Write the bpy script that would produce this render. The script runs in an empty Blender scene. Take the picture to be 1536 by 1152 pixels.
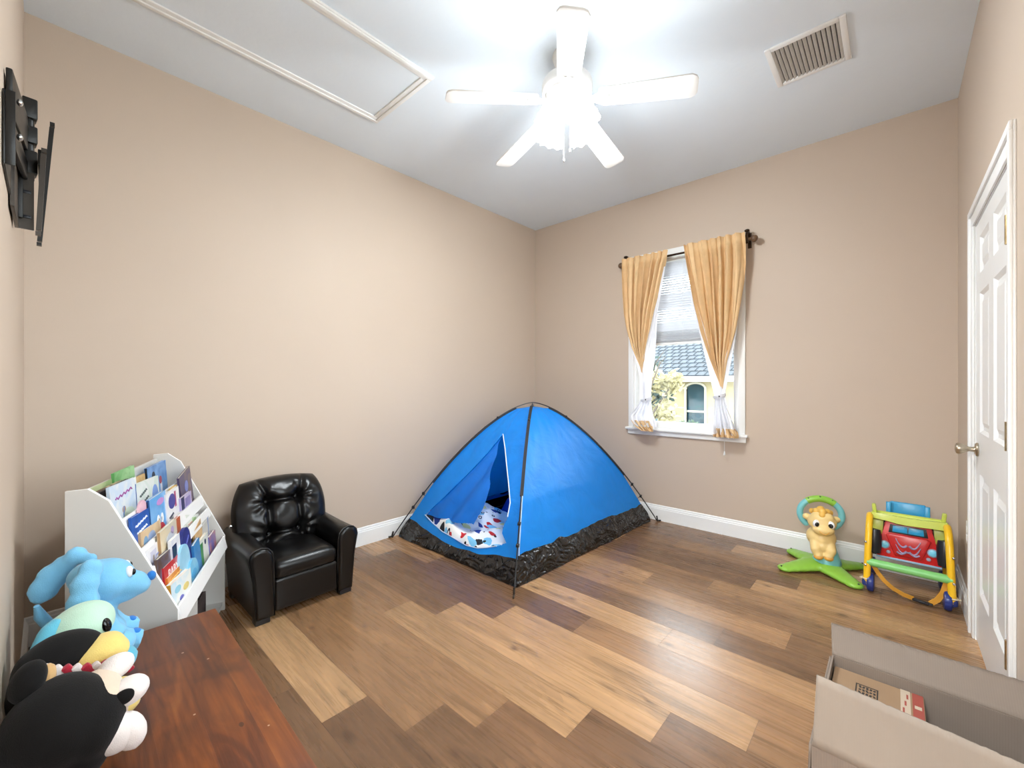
import bpy, bmesh, math, random
from mathutils import Vector, Matrix, Euler, noise
random.seed(7)
scene = bpy.context.scene
COL = scene.collection
PI = math.pi
V = Vector

# ------------------------------------------------------------------ helpers
def lin(c):
    return tuple((v / 12.92 if v <= .04045 else ((v + .055) / 1.055) ** 2.4) for v in c)
def rgb(r, g, b):
    return lin((r / 255, g / 255, b / 255)) + (1.0,)
def smooth(a, b, x):
    t = min(1, max(0, (x - a) / (b - a))); return t * t * (3 - 2 * t)
def lerp(a, b, t): return a + (b - a) * t
def interp(tab, x):
    if x <= tab[0][0]: return tab[0][1]
    for (a, va), (b, vb) in zip(tab, tab[1:]):
        if x <= b: return va + (vb - va) * (x - a) / (b - a)
    return tab[-1][1]

class MB:
    """collects shapes into one mesh"""
    def __init__(s): s.bm = bmesh.new()
    def _mat(s, faces, m):
        for f in faces: f.material_index = m
    def box(s, x0, x1, y0, y1, z0, z1, bev=0.0, m=0, M=None, seg=2):
        vs = [s.bm.verts.new(p) for p in ((x0,y0,z0),(x1,y0,z0),(x1,y1,z0),(x0,y1,z0),(x0,y0,z1),(x1,y0,z1),(x1,y1,z1),(x0,y1,z1))]
        fs = [s.bm.faces.new([vs[i] for i in q]) for q in ((3,2,1,0),(4,5,6,7),(0,1,5,4),(1,2,6,5),(2,3,7,6),(3,0,4,7))]
        s._mat(fs, m)
        if bev > 0:
            es = list({e for f in fs for e in f.edges})
            r = bmesh.ops.bevel(s.bm, geom=es, offset=bev, segments=seg, affect='EDGES', profile=.5)
            vs = list({v for f in r['faces'] for v in f.verts} | {v for v in vs if v.is_valid})
            s._mat(r['faces'], m)
        if M is not None: bmesh.ops.transform(s.bm, matrix=M, verts=[v for v in vs if v.is_valid])
        return s
    def cbox(s, c, size, rot=(0,0,0), bev=0.0, m=0, seg=2):
        a, b, d = size[0]/2, size[1]/2, size[2]/2
        M = Matrix.Translation(V(c)) @ Euler(rot).to_matrix().to_4x4()
        return s.box(-a, a, -b, b, -d, d, bev, m, M, seg)
    def sph(s, c, r, rot=(0,0,0), m=0, seg=24, rings=14):
        r = (r, r, r) if not hasattr(r, '__len__') else r
        M = Matrix.Translation(V(c)) @ Euler(rot).to_matrix().to_4x4() @ Matrix.Diagonal((r[0], r[1], r[2], 1))
        q = bmesh.ops.create_uvsphere(s.bm, u_segments=seg, v_segments=rings, radius=1, matrix=M)
        s._mat({f for v in q['verts'] for f in v.link_faces}, m)
        return s
    def grid(s, fn, nu, nv, m=0, keep=None, wrap_u=False):
        vs = [[s.bm.verts.new(fn(i / nu, j / nv)) for i in range(nu if wrap_u else nu + 1)] for j in range(nv + 1)]
        for j in range(nv):
            for i in range(nu):
                if keep and not keep((i + .5) / nu, (j + .5) / nv): continue
                i2 = (i + 1) % nu if wrap_u else i + 1
                f = s.bm.faces.new((vs[j][i], vs[j][i2], vs[j+1][i2], vs[j+1][i])); f.material_index = m
        return s
    def tube(s, pts, r, seg=10, m=0, cap=True, sq=None, closed=False):
        """sq = (half_width, half_height) makes the section a flat strip"""
        pts = [V(p) for p in pts]; n = len(pts)
        rs = r if hasattr(r, '__len__') else [r] * n
        rings = []; up = None
        for i, p in enumerate(pts):
            a = pts[(i - 1) % n] if (closed or i > 0) else p
            b = pts[(i + 1) % n] if (closed or i < n - 1) else p
            t = (b - a).normalized()
            if up is None:
                up = V((0, 0, 1)) if abs(t.z) < .9 else V((0, 1, 0))
            side = t.cross(up)
            if side.length < 1e-6: side = t.orthogonal()
            side.normalize(); up2 = side.cross(t).normalized(); up = up2
            ring = []
            for k in range(seg):
                an = 2 * PI * k / seg + (PI / 4 if seg == 4 else 0)
                if sq:
                    ca, sa = math.cos(an), math.sin(an)
                    e = max(abs(ca), abs(sa)); ring.append(s.bm.verts.new(p + side * sq[0] * ca / e + up2 * sq[1] * sa / e))
                else:
                    ring.append(s.bm.verts.new(p + (side * math.cos(an) + up2 * math.sin(an)) * rs[i]))
            rings.append(ring)
        for i in range(n if closed else n - 1):
            A, B = rings[i], rings[(i + 1) % n]
            for k in range(seg):
                f = s.bm.faces.new((A[k], A[(k+1) % seg], B[(k+1) % seg], B[k])); f.material_index = m
        if cap and not closed:
            for ring in (rings[0][::-1], rings[-1]):
                f = s.bm.faces.new(ring); f.material_index = m
        return s
    def lathe(s, prof, c=(0,0,0), rot=(0,0,0), seg=32, m=0, scale=(1,1)):
        M = Matrix.Translation(V(c)) @ Euler(rot).to_matrix().to_4x4()
        rings = []
        for r, z in prof:
            rings.append([s.bm.verts.new(M @ V((max(r, 1e-4) * math.cos(2*PI*k/seg) * scale[0], max(r, 1e-4) * math.sin(2*PI*k/seg) * scale[1], z))) for k in range(seg)])
        for A, B in zip(rings, rings[1:]):
            for k in range(seg):
                f = s.bm.faces.new((A[k], A[(k+1) % seg], B[(k+1) % seg], B[k])); f.material_index = m
        return s
    def prism(s, poly, h0, h1, M=None, m=0, bev=0.0):
        """poly in the xy plane extruded from z=h0 to h1, then moved by M"""
        a = [s.bm.verts.new((x, y, h0)) for x, y in poly]; b = [s.bm.verts.new((x, y, h1)) for x, y in poly]
        n = len(poly)
        fs = [s.bm.faces.new(a[::-1]), s.bm.faces.new(b)] + [s.bm.faces.new((a[i], a[(i+1) % n], b[(i+1) % n], b[i])) for i in range(n)]
        s._mat(fs, m); vs = a + b
        if bev > 0:
            es = [e for e in fs[1].edges] + [e for e in fs[0].edges]
            r = bmesh.ops.bevel(s.bm, geom=es, offset=bev, segments=2, affect='EDGES', profile=.5)
            s._mat(r['faces'], m)
            vs = list({v for f in r['faces'] for v in f.verts} | {v for v in vs if v.is_valid})
        if M is not None: bmesh.ops.transform(s.bm, matrix=M, verts=[v for v in vs if v.is_valid])
        return s
    def face(s, pts, m=0):
        f = s.bm.faces.new([s.bm.verts.new(p) for p in pts]); f.material_index = m; return s
    def text(s, body, size, M, m=0, depth=.0006):
        cu = bpy.data.curves.new('lettering', 'FONT'); cu.body = body; cu.size = size; cu.extrude = depth
        cu.align_x = 'CENTER'; cu.align_y = 'CENTER'
        ob = bpy.data.objects.new('lettering', cu)
        me = bpy.data.meshes.new_from_object(ob); me.transform(M)
        for p in me.polygons: p.material_index = m
        s.bm.from_mesh(me); bpy.data.objects.remove(ob); bpy.data.curves.remove(cu); bpy.data.meshes.remove(me)
        return s

def obj(name, mb, mat, parent=None, ang=40, loc=None, flat=False, weld=False):
    me = bpy.data.meshes.new(name)
    if weld: bmesh.ops.remove_doubles(mb.bm, verts=mb.bm.verts, dist=1e-5)
    bmesh.ops.recalc_face_normals(mb.bm, faces=mb.bm.faces)
    mb.bm.to_mesh(me); mb.bm.free()
    for m in (mat if isinstance(mat, (list, tuple)) else [mat]): me.materials.append(m)
    if not flat:
        me.polygons.foreach_set('use_smooth', [True] * len(me.polygons))
        if ang < 180: me.set_sharp_from_angle(angle=math.radians(ang))
    o = bpy.data.objects.new(name, me); COL.objects.link(o)
    if parent: o.parent = parent
    if loc: o.location = loc
    return o
def soft(o, voxel=.008, it=6, fac=.6):
    """melt overlapping shapes into one continuous stuffed or moulded body"""
    r = o.modifiers.new('melt', 'REMESH'); r.mode = 'VOXEL'; r.voxel_size = voxel; r.use_smooth_shade = True
    k = o.modifiers.new('relax', 'SMOOTH'); k.iterations = it; k.factor = fac
    return o
def thick(o, t, off=-1):
    k = o.modifiers.new('thickness', 'SOLIDIFY'); k.thickness = t; k.offset = off; return o
def tag(o, label, cat, group=None):
    o['label'] = label; o['category'] = cat
    if group: o['group'] = group
    return o
def thing(name, label, cat, loc=(0,0,0), rotz=0.0, group=None):
    o = bpy.data.objects.new(name, None); COL.objects.link(o); o.empty_display_size = .05
    o.location = loc; o.rotation_euler = (0, 0, rotz)
    return tag(o, label, cat, group)
def struct(name, mb, mat, parent=None, **k):
    o = obj(name, mb, mat, parent, **k)
    if parent is None: o['kind'] = 'structure'
    return o
def off(o, text): o['label'] = text; return o

# ------------------------------------------------------------------ materials
class NT:
    def __init__(s, name):
        s.mat = bpy.data.materials.new(name); s.mat.use_nodes = True
        s.t = s.mat.node_tree; s.t.nodes.clear()
        s.out = s.n('ShaderNodeOutputMaterial')
    def n(s, typ, **kw):
        nd = s.t.nodes.new(typ)
        for k, v in kw.items():
            if k.startswith('i_'):
                key = k[2:]; key = int(key) if key.isdigit() else key.replace('_', ' ')
                nd.inputs[key].default_value = v
            else: setattr(nd, k, v)
        return nd
    def l(s, a, b): s.t.links.new(a, b)
    def math(s, op, a, b=None, c=None):
        nd = s.n('ShaderNodeMath', operation=op)
        for i, v in enumerate((a, b, c)):
            if v is None: continue
            if hasattr(v, 'links') or hasattr(v, 'node'): s.l(v, nd.inputs[i])
            else: nd.inputs[i].default_value = v
        return nd.outputs[0]
    def mix(s, f, a, b, mode='MIX'):
        nd = s.n('ShaderNodeMix', data_type='RGBA', blend_type=mode)
        for i, v in ((0, f), (6, a), (7, b)):
            if hasattr(v, 'node'): s.l(v, nd.inputs[i])
            else: nd.inputs[i].default_value = v
        return nd.outputs[2]
    def ramp(s, f, stops):
        nd = s.n('ShaderNodeValToRGB'); e = nd.color_ramp.elements
        while len(e) < len(stops): e.new(.5)
        for q, (p, c) in zip(e, stops): q.position = p; q.color = c
        s.l(f, nd.inputs[0]); return nd.outputs[0]
    def coords(s, scale=(1,1,1), kind='Object'):
        tc = s.n('ShaderNodeTexCoord'); mp = s.n('ShaderNodeMapping'); mp.inputs['Scale'].default_value = scale
        s.l(tc.outputs[kind], mp.inputs['Vector']); return mp.outputs[0]
    def noise(s, vec, scale, detail=3, rough=.5, dist=0.0):
        nd = s.n('ShaderNodeTexNoise'); nd.inputs['Scale'].default_value = scale; nd.inputs['Detail'].default_value = detail
        nd.inputs['Roughness'].default_value = rough; nd.inputs['Distortion'].default_value = dist
        s.l(vec, nd.inputs['Vector']); return nd.outputs['Fac']
    def bump(s, h, strength, dist=.002):
        nd = s.n('ShaderNodeBump'); nd.inputs['Strength'].default_value = strength; nd.inputs['Distance'].default_value = dist
        s.l(h, nd.inputs['Height']); return nd.outputs[0]
    def bsdf(s, **kw):
        b = s.n('ShaderNodeBsdfPrincipled')
        for k, v in kw.items():
            inp = b.inputs[k.replace('_', ' ')]
            if hasattr(v, 'node'): s.l(v, inp)
            else: inp.default_value = v
        s.l(b.outputs[0], s.out.inputs[0]); return b

def M(name, col, rough=.5, metal=0.0, var=.06, vscale=6, bump=0.0, bscale=80, bdist=.002, spec=.5, **kw):
    """procedural surface: a base colour with a gentle noise variation and optional bump"""
    t = NT(name); co = t.coords()
    f = t.noise(co, vscale, 4)
    d = tuple(max(0, c * (1 - var)) for c in col[:3]) + (1,); e = tuple(min(1, c * (1 + var)) for c in col[:3]) + (1,)
    base = t.ramp(f, [(.3, d), (.7, e)])
    b = t.bsdf(Base_Color=base, Roughness=rough, Metallic=metal, Specular_IOR_Level=spec, **kw)
    if bump: t.l(t.bump(t.noise(co, bscale, 3), bump, bdist), b.inputs['Normal'])
    return t.mat
# ------------------------------------------------------------------ surfaces
WALL = M('beige wall paint', rgb(197, 179, 161), .6, var=.012, vscale=2, bump=.12, bscale=90, bdist=.002)
CEIL = M('white knockdown ceiling', rgb(230, 239, 247), .8, var=.01, vscale=3, bump=.28, bscale=32, bdist=.003)
TRIM = M('white semi gloss trim', rgb(238, 238, 236), .35, var=.01)
DOORW = M('white door paint', rgb(236, 236, 234), .3, var=.01)
FANW = M('white enamel', rgb(240, 239, 236), .35, var=.01)
BRONZE = M('oiled bronze', rgb(62, 46, 34), .35, .85, var=.25, vscale=25)
KNOBM = M('brushed nickel', rgb(190, 178, 158), .28, 1.0, var=.05)
BRASS = M('aged brass', rgb(170, 148, 108), .35, .9, var=.25, vscale=60)
BLACKM = M('black powder coat', rgb(27, 26, 24), .38, .3, var=.1, bump=.1, bscale=300)
DARKM = M('dark grey steel', rgb(70, 64, 58), .35, .6, var=.12, vscale=12)
STEEL = M('bright steel', rgb(200, 200, 200), .25, 1.0)

def floor_mat():
    t = NT('vinyl oak planks')
    at = t.n('ShaderNodeAttribute', attribute_name='plank'); sep = t.n('ShaderNodeSeparateColor'); t.l(at.outputs['Color'], sep.inputs[0])
    tone, seed, stripe = sep.outputs
    tc = t.n('ShaderNodeTexCoord'); sx = t.n('ShaderNodeSeparateXYZ'); t.l(tc.outputs['Object'], sx.inputs[0])
    def vec(kx, ky, ks):
        c = t.n('ShaderNodeCombineXYZ')
        t.l(t.math('MULTIPLY', sx.outputs[0], kx), c.inputs[0]); t.l(t.math('MULTIPLY', sx.outputs[1], ky), c.inputs[1]); t.l(t.math('MULTIPLY', seed, ks), c.inputs[2])
        return c.outputs[0]
    big = t.noise(vec(1.6, 9, 37), 1.0, 4, .55, 1.2)
    fine = t.noise(vec(3.5, 80, 53), 1.0, 3, .55, .3)
    mid = t.noise(vec(2.2, 34, 71), 1.0, 3, .55, .8)
    vor = t.n('ShaderNodeTexVoronoi', feature='F1', voronoi_dimensions='2D'); vor.inputs['Scale'].default_value = 1.0
    cv = t.n('ShaderNodeCombineXYZ')
    t.l(t.math('MULTIPLY_ADD', sx.outputs[0], 3.0, t.math('MULTIPLY', seed, 17.0)), cv.inputs[0]); t.l(t.math('MULTIPLY_ADD', sx.outputs[1], 5.5, t.math('MULTIPLY', seed, 31.0)), cv.inputs[1])
    wob = t.n('ShaderNodeVectorMath', operation='MULTIPLY_ADD'); wn = t.n('ShaderNodeTexNoise'); wn.inputs['Scale'].default_value = 4; t.l(cv.outputs[0], wn.inputs['Vector'])
    t.l(wn.outputs['Color'], wob.inputs[0]); wob.inputs[1].default_value = (.12, .12, 0); t.l(cv.outputs[0], wob.inputs[2]); t.l(wob.outputs[0], vor.inputs['Vector'])
    knot = t.math('SUBTRACT', 1.0, t.math('MINIMUM', t.math('MULTIPLY', vor.outputs['Distance'], 9.0), 1.0))
    vc = t.n('ShaderNodeSeparateColor'); t.l(vor.outputs['Color'], vc.inputs[0])
    knot = t.math('MULTIPLY', knot, t.math('GREATER_THAN', vc.outputs[0], .62))
    light = t.ramp(tone, [(0, rgb(96, 68, 48)), (.3, rgb(119, 87, 60)), (.6, rgb(152, 114, 79)), (1, rgb(186, 147, 105))])
    k = t.math('ADD', t.math('SUBTRACT', t.math('MULTIPLY', t.math('SUBTRACT', big, .5), 1.05), t.math('MULTIPLY', t.math('SUBTRACT', 1.0, t.math('MINIMUM', t.math('MULTIPLY', t.math('ABSOLUTE', t.math('SUBTRACT', t.math('FRACT', t.math('MULTIPLY', big, 4.0)), .5)), 7.0), 1.0)), .20)), t.math('ADD', t.math('MULTIPLY', t.math('SUBTRACT', fine, .5), .42), t.math('MULTIPLY', t.math('SUBTRACT', mid, .5), .8)))
    # dark heart streak along part of a plank
    k = t.math('SUBTRACT', k, t.math('MULTIPLY', stripe, t.math('MULTIPLY', t.math('GREATER_THAN', big, .47), t.math('MULTIPLY', mid, .45))))
    val = t.math('ADD', 1.0, t.math('MULTIPLY', k, 1.05))
    hsv = t.n('ShaderNodeHueSaturation'); t.l(light, hsv.inputs['Color']); t.l(val, hsv.inputs['Value']); hsv.inputs['Saturation'].default_value = 1.0
    col = t.mix(t.math('MULTIPLY', knot, .85), hsv.outputs[0], rgb(74, 50, 34))
    b = t.bsdf(Base_Color=col, Specular_IOR_Level=.6)
    t.l(t.math('ADD', .20, t.math('MULTIPLY', fine, .16)), b.inputs['Roughness'])
    t.l(t.bump(fine, .05, .001), b.inputs['Normal'])
    return t.mat
FLOOR = floor_mat()
GAP = M('plank seam', rgb(70, 50, 38), .7)

def fabric(name, col, trans=.35, rough=.55, bump=.3, bscale=7, bd=.01, fine=0):
    t = NT(name); co = t.coords()
    n1 = t.noise(co, bscale, 4, .55, .6)
    base = t.ramp(n1, [(.25, tuple(c * .93 for c in col[:3]) + (1,)), (.75, tuple(min(1, c * 1.05) for c in col[:3]) + (1,))])
    b = t.n('ShaderNodeBsdfPrincipled'); t.l(base, b.inputs['Base Color']); b.inputs['Roughness'].default_value = rough
    tr = t.n('ShaderNodeBsdfTranslucent'); t.l(base, tr.inputs['Color'])
    mx = t.n('ShaderNodeMixShader'); mx.inputs[0].default_value = trans
    t.l(b.outputs[0], mx.inputs[1]); t.l(tr.outputs[0], mx.inputs[2]); t.l(mx.outputs[0], t.out.inputs[0])
    if bump:
        h = n1 if not fine else t.math('ADD', n1, t.math('MULTIPLY', t.noise(co, fine, 2), .25))
        bp = t.bump(h, bump, bd); t.l(bp, b.inputs['Normal']); t.l(bp, tr.inputs['Normal'])
    return t.mat
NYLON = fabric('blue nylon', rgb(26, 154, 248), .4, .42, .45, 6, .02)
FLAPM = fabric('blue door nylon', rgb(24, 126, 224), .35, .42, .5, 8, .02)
CURT = fabric('tan curtain cloth', rgb(226, 190, 142), .06, .8, .15, 14, .004)
LINING = fabric('white curtain lining', rgb(240, 240, 244), .25, .8, .15, 10, .006)
def tub_mat():
    t = NT('black crinkled groundsheet'); co = t.coords((1, 1, 1.5))
    def ridge(sc, d): return t.math('ABSOLUTE', t.math('SUBTRACT', t.noise(co, sc, 1, .5, d), .5))
    h = t.math('ADD', ridge(5, 1.5), t.math('MULTIPLY', ridge(12, 1.0), .45))
    b = t.bsdf(Base_Color=rgb(16, 16, 18), Roughness=.2, Specular_IOR_Level=.6)
    t.l(t.bump(h, 1.0, .055), b.inputs['Normal'])
    return t.mat
TUB = tub_mat()
LEATH = M('black leatherette', rgb(13, 12, 12), .3, var=.08, vscale=5, bump=.18, bscale=220, bdist=.001, spec=.4)
LEATH2 = M('black leatherette piping', rgb(16, 15, 14), .4)
SHELFW = M('white laminate', rgb(214, 211, 206), .4, var=.01)
SHELFE = M('white edge band', rgb(246, 245, 243), .35, var=.01)
PAGE = M('paper page edges', rgb(236, 230, 216), .8, var=.05, vscale=40)
def wood_chest():
    t = NT('stained pine'); co = t.coords((1.0, 7, 1)); c2 = t.coords((1, 1, 1))
    g = t.noise(co, 3.2, 5, .55, 1.0); g2 = t.noise(t.coords((2, 50, 1)), 2.0, 3)
    sp = t.n('ShaderNodeSeparateXYZ'); t.l(c2, sp.inputs[0])
    board = t.math('FLOOR', t.math('MULTIPLY', sp.outputs[1], 11))
    wn = t.n('ShaderNodeTexWhiteNoise', noise_dimensions='1D'); t.l(board, wn.inputs['W'])
    f = t.math('ADD', t.math('MULTIPLY', g, .7), t.math('ADD', t.math('MULTIPLY', g2, .25), t.math('MULTIPLY', wn.outputs[0], .16)))
    base = t.ramp(f, [(.28, rgb(54, 27, 16)), (.48, rgb(92, 46, 22)), (.66, rgb(126, 68, 28)), (.85, rgb(152, 92, 40))])
    blot = t.noise(c2, 5, 3, .5, .5)
    base = t.mix(t.math('MULTIPLY', t.math('MAXIMUM', t.math('SUBTRACT', blot, .5), 0.0), 3.6), base, rgb(52, 28, 20))
    vor = t.n('ShaderNodeTexVoronoi', feature='F1'); vor.inputs['Scale'].default_value = 1; t.l(t.coords((5, 9, 5)), vor.inputs['Vector'])
    kn = t.math('LESS_THAN', vor.outputs['Distance'], .12)
    base = t.mix(t.math('MULTIPLY', kn, .65), base, rgb(46, 24, 16))
    v2 = t.n('ShaderNodeTexVoronoi', feature='F1'); v2.inputs['Scale'].default_value = 1; t.l(t.coords((13, 13, 13)), v2.inputs['Vector'])
    base = t.mix(t.math('MULTIPLY', t.math('LESS_THAN', v2.outputs['Distance'], .045), .7), base, rgb(205, 180, 160))
    b = t.bsdf(Base_Color=base, Roughness=.38)
    fr = t.math('FRACT', t.math('MULTIPLY', sp.outputs[1], 11))
    seam = t.math('LESS_THAN', fr, .018)
    t.l(t.bump(t.math('SUBTRACT', g2, seam), .3, .002), b.inputs['Normal'])
    return t.mat
CHEST = wood_chest()
def card(name, col, rib=64, amt=.14):
    t = NT(name); co = t.coords((1, 1, 1)); n1 = t.noise(co, 5, 4)
    wv = t.n('ShaderNodeTexWave', wave_type='BANDS', bands_direction='X'); wv.inputs['Scale'].default_value = rib; wv.inputs['Distortion'].default_value = .3
    t.l(co, wv.inputs['Vector'])
    base = t.ramp(n1, [(.3, tuple(c * .93 for c in col[:3]) + (1,)), (.7, tuple(min(1, c * 1.05) for c in col[:3]) + (1,))])
    base = t.mix(t.math('MULTIPLY', wv.outputs['Fac'], amt), base, tuple(c * .6 for c in col[:3]) + (1,))
    b = t.bsdf(Base_Color=base, Roughness=.8); t.l(t.bump(wv.outputs['Fac'], .1, .002), b.inputs['Normal'])
    return t.mat
CARD = card('corrugated cardboard', rgb(122, 108, 96)); CARDL = card('pale cardboard', rgb(138, 125, 112), 64, .01); CARTON = card('brown carton', rgb(140, 112, 84), 64, .02)
INK = M('black print', rgb(40, 34, 30), .7); REDINK = M('red print', rgb(140, 62, 50), .7); TAPE = M('pale tape', rgb(176, 158, 138), .5)
def plush(name, col, var=.1):
    t = NT(name); co = t.coords(); n1 = t.noise(co, 14, 4, .6); n2 = t.noise(co, 420, 2)
    base = t.ramp(n1, [(.3, tuple(c * (1 - var) for c in col[:3]) + (1,)), (.7, tuple(min(1, c * (1 + var)) for c in col[:3]) + (1,))])
    b = t.bsdf(Base_Color=base, Roughness=.9, Sheen_Weight=(.25 if max(col[:3]) > .05 else .06), Sheen_Roughness=.5, Specular_IOR_Level=.2)
    t.l(t.bump(t.math('ADD', n2, n1), .35, .003), b.inputs['Normal']); return t.mat
def plastic(name, col, rough=.32): return M(name, col, rough, var=.03, vscale=8)
P_BLUE = plush('sky blue plush', rgb(122, 186, 222)); P_BLUED = plush('deep blue plush', rgb(44, 118, 196)); P_MINT = plush('mint plush', rgb(190, 222, 200), .05)
P_TEAL = plush('teal plush', rgb(96, 176, 200)); P_BLK = plush('black plush', rgb(20, 19, 19), .1); P_YEL = plush('yellow plush', rgb(232, 206, 122), .04)
P_CRM = plush('cream plush', rgb(226, 204, 182), .04); P_WHT = plush('white plush', rgb(232, 224, 220), .03); P_RED = plush('red plush', rgb(172, 36, 56)); P_TAN = plush('tan plush', rgb(204, 164, 112))
EYEW = plastic('white eye', rgb(245, 245, 245), .2); EYEB = plastic('black eye', rgb(14, 14, 16), .15)
T_GRN = plastic('lime green plastic', rgb(138, 190, 66)); T_LGRN = plastic('yellow green plastic', rgb(196, 208, 88)); T_MGRN = plastic('mint green plastic', rgb(128, 200, 116)); T_YEL = plastic('yellow plastic', rgb(240, 190, 34))
T_BLU = plastic('sky blue plastic', rgb(26, 146, 196)); T_AQUA = plastic('aqua plastic', rgb(122, 196, 200)); T_RED = plastic('red plastic', rgb(206, 34, 34)); T_NAVY = plastic('navy plastic', rgb(30, 48, 118)); T_BLK = plastic('black plastic', rgb(26, 28, 34))
T_CRM = plastic('cream plastic', rgb(238, 206, 138), .4); T_ORG = plastic('orange plastic', rgb(222, 160, 72), .4); T_GRY = plastic('silver grey plastic', rgb(150, 150, 170), .4); T_LBL = plastic('pale blue plastic', rgb(120, 206, 232), .3)
STRAP = M('orange webbing', rgb(206, 146, 46), .8, bump=.3, bscale=200)
def emit(name, col, s):
    t = NT(name); e = t.n('ShaderNodeEmission'); e.inputs[0].default_value = col; e.inputs[1].default_value = s; t.l(e.outputs[0], t.out.inputs[0]); return t.mat
def glass_mat():
    t = NT('window glass'); tr = t.n('ShaderNodeBsdfTransparent'); gl = t.n('ShaderNodeBsdfGlossy'); gl.inputs['Roughness'].default_value = .02
    fr = t.n('ShaderNodeFresnel'); fr.inputs[0].default_value = 1.45; mx = t.n('ShaderNodeMixShader')
    t.l(fr.outputs[0], mx.inputs[0]); t.l(tr.outputs[0], mx.inputs[1]); t.l(gl.outputs[0], mx.inputs[2]); t.l(mx.outputs[0], t.out.inputs[0]); return t.mat
GLASS = glass_mat()
# ------------------------------------------------------------------ the room
RW, RL, RH = 3.378, 3.878, 3.04          # width (x), length (y), ceiling height
CAM = V((3.081, .073, 1.26))

# floor: one mesh, a quad per plank, tone / seed / streak per plank
def floor():
    bm = bmesh.new(); lay = bm.loops.layers.float_color.new('plank')
    offs = {-4: .5, -3: .9, -2: .3, -1: .014, 0: .287, 1: .55, 2: .725, 3: .996, 4: .0075, 5: .267, 6: .65, 7: 1.02, 8: 1.216, 9: .26, 10: .68, 11: 1.007, 12: 1.206, 13: .2, 14: .585, 15: .95, 16: .1}
    tone = {(-1,-1): .3, (-1,0): .42, (-1,1): .3, (0,-1): .35, (0,0): .95, (0,1): .22, (0,2): .5, (1,-1): .5, (1,0): .6, (1,1): .3, (1,2): .3,
            (2,-1): .6, (2,0): .62, (2,1): .25, (2,2): .4, (3,-1): .5, (3,0): .8, (3,1): .2, (3,2): .4, (4,0): .35, (4,1): .84, (4,2): .3,
            (5,-1): .8, (5,0): .22, (5,1): .8, (5,2): .5, (6,-1): .62, (6,0): .3, (6,1): .55, (6,2): .5, (7,-1): .5, (7,0): .82, (7,1): .72,
            (8,-1): .4, (8,0): .38, (8,1): .28, (9,-1): .5, (9,0): .5, (9,1): .62, (9,2): .3, (10,-1): .4, (10,0): .66, (10,1): .5, (10,2): .4,
            (11,-1): .5, (11,0): .42, (11,1): .66, (12,-1): .6, (12,0): .26, (12,1): .82, (13,-1): .5, (13,0): .85, (13,1): .22, (13,2): .7,
            (14,-1): .4, (14,0): .3, (14,1): .55, (14,2): .4, (15,-1): .5, (15,0): .25, (15,1): .74, (16,-1): .4, (16,0): .4, (16,1): .35, (16,2): .5}
    streak = {(1,0), (2,0), (3,0), (6,0), (8,0), (11,1), (-1,0), (4,0), (10,1), (12,0), (14,1), (1,1)}
    rnd = random.Random(3)
    def quad(x0, x1, y0, y1, z, c):
        f = bm.faces.new([bm.verts.new(p) for p in ((x0,y0,z),(x1,y0,z),(x1,y1,z),(x0,y1,z))])
        for lp in f.loops: lp[lay] = c
    for k, o in offs.items():
        y0, y1 = .758 + .1845 * k, .758 + .1845 * (k + 1)
        y0, y1 = max(y0, -.06), min(y1, RL + .06)
        for n in range(-1, 4):
            x0, x1 = max(o + 1.22 * n, -.06), min(o + 1.22 * (n + 1), RW + .2)
            if x1 - x0 < .01 or y1 - y0 < .01: continue
            g = .0007
            quad(x0 + g, x1 - g, y0 + g, y1 - g, 0, (tone.get((k, n), .5), rnd.random(), .9 if (k, n) in streak else .15, 1))
    for a in list(bm.faces): pass
    n0 = len(bm.faces)
    quad(-.06, RW + .2, -.06, RL + .06, -.0006, (0, 0, 0, 1))
    bm.faces.ensure_lookup_table(); bm.faces[n0].material_index = 1
    # slab below
    q = bmesh.ops.create_cube(bm, size=1, matrix=Matrix.Translation((RW/2, RL/2, -.06)) @ Matrix.Diagonal((RW + .4, RL + .4, .1, 1)))
    for f in {f for v in q['verts'] for f in v.link_faces}: f.material_index = 1
    me = bpy.data.meshes.new('floor'); bm.to_mesh(me); bm.free()
    me.materials.append(FLOOR); me.materials.append(GAP)
    o = bpy.data.objects.new('floor', me); COL.objects.link(o); o['kind'] = 'structure'; o['label'] = 'wood look plank floor'
floor()
T = .14
struct('ceiling', MB().box(-T, RW + T, -T, RL + T, RH, RH + .12), CEIL, flat=True)
struct('wall_left', MB().box(-T, 0, -T, RL + T, -.01, RH), WALL, flat=True)
# front wall with a doorway and lit hall, unseen, added for fill light
HX0, HX1 = 2.44, 3.29
struct('wall_front', MB().box(0, HX0, -T, 0, -.01, RH).box(HX1, RW, -T, 0, -.01, RH).box(HX0, HX1, -T, 0, 2.04, RH), WALL, flat=True)
m = MB(); m.box(1.2, 1.3, -1.9, -T, 0, 2.6).box(4.0, 4.1, -1.9, -T, 0, 2.6).box(1.2, 4.1, -2.0, -1.9, 0, 2.6)
struct('wall_hall', m, WALL, flat=True)
struct('floor_hall', MB().box(1.2, 4.1, -2.0, -.06, -.1, -.002), FLOOR, flat=True)
struct('ceiling_hall', MB().box(1.2, 4.1, -2.0, -T, 2.6, 2.7), CEIL, flat=True)
L = bpy.data.lights.new('hall_fill_lamp', 'POINT'); L.energy = 250; L.color = (.9, .96, 1); L.shadow_soft_size = .3  # unseen lamp added to brighten the room from behind the camera
lo = bpy.data.objects.new('hall_fill_lamp', L); COL.objects.link(lo); lo.location = (2.85, -1.0, 2.25)
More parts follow.
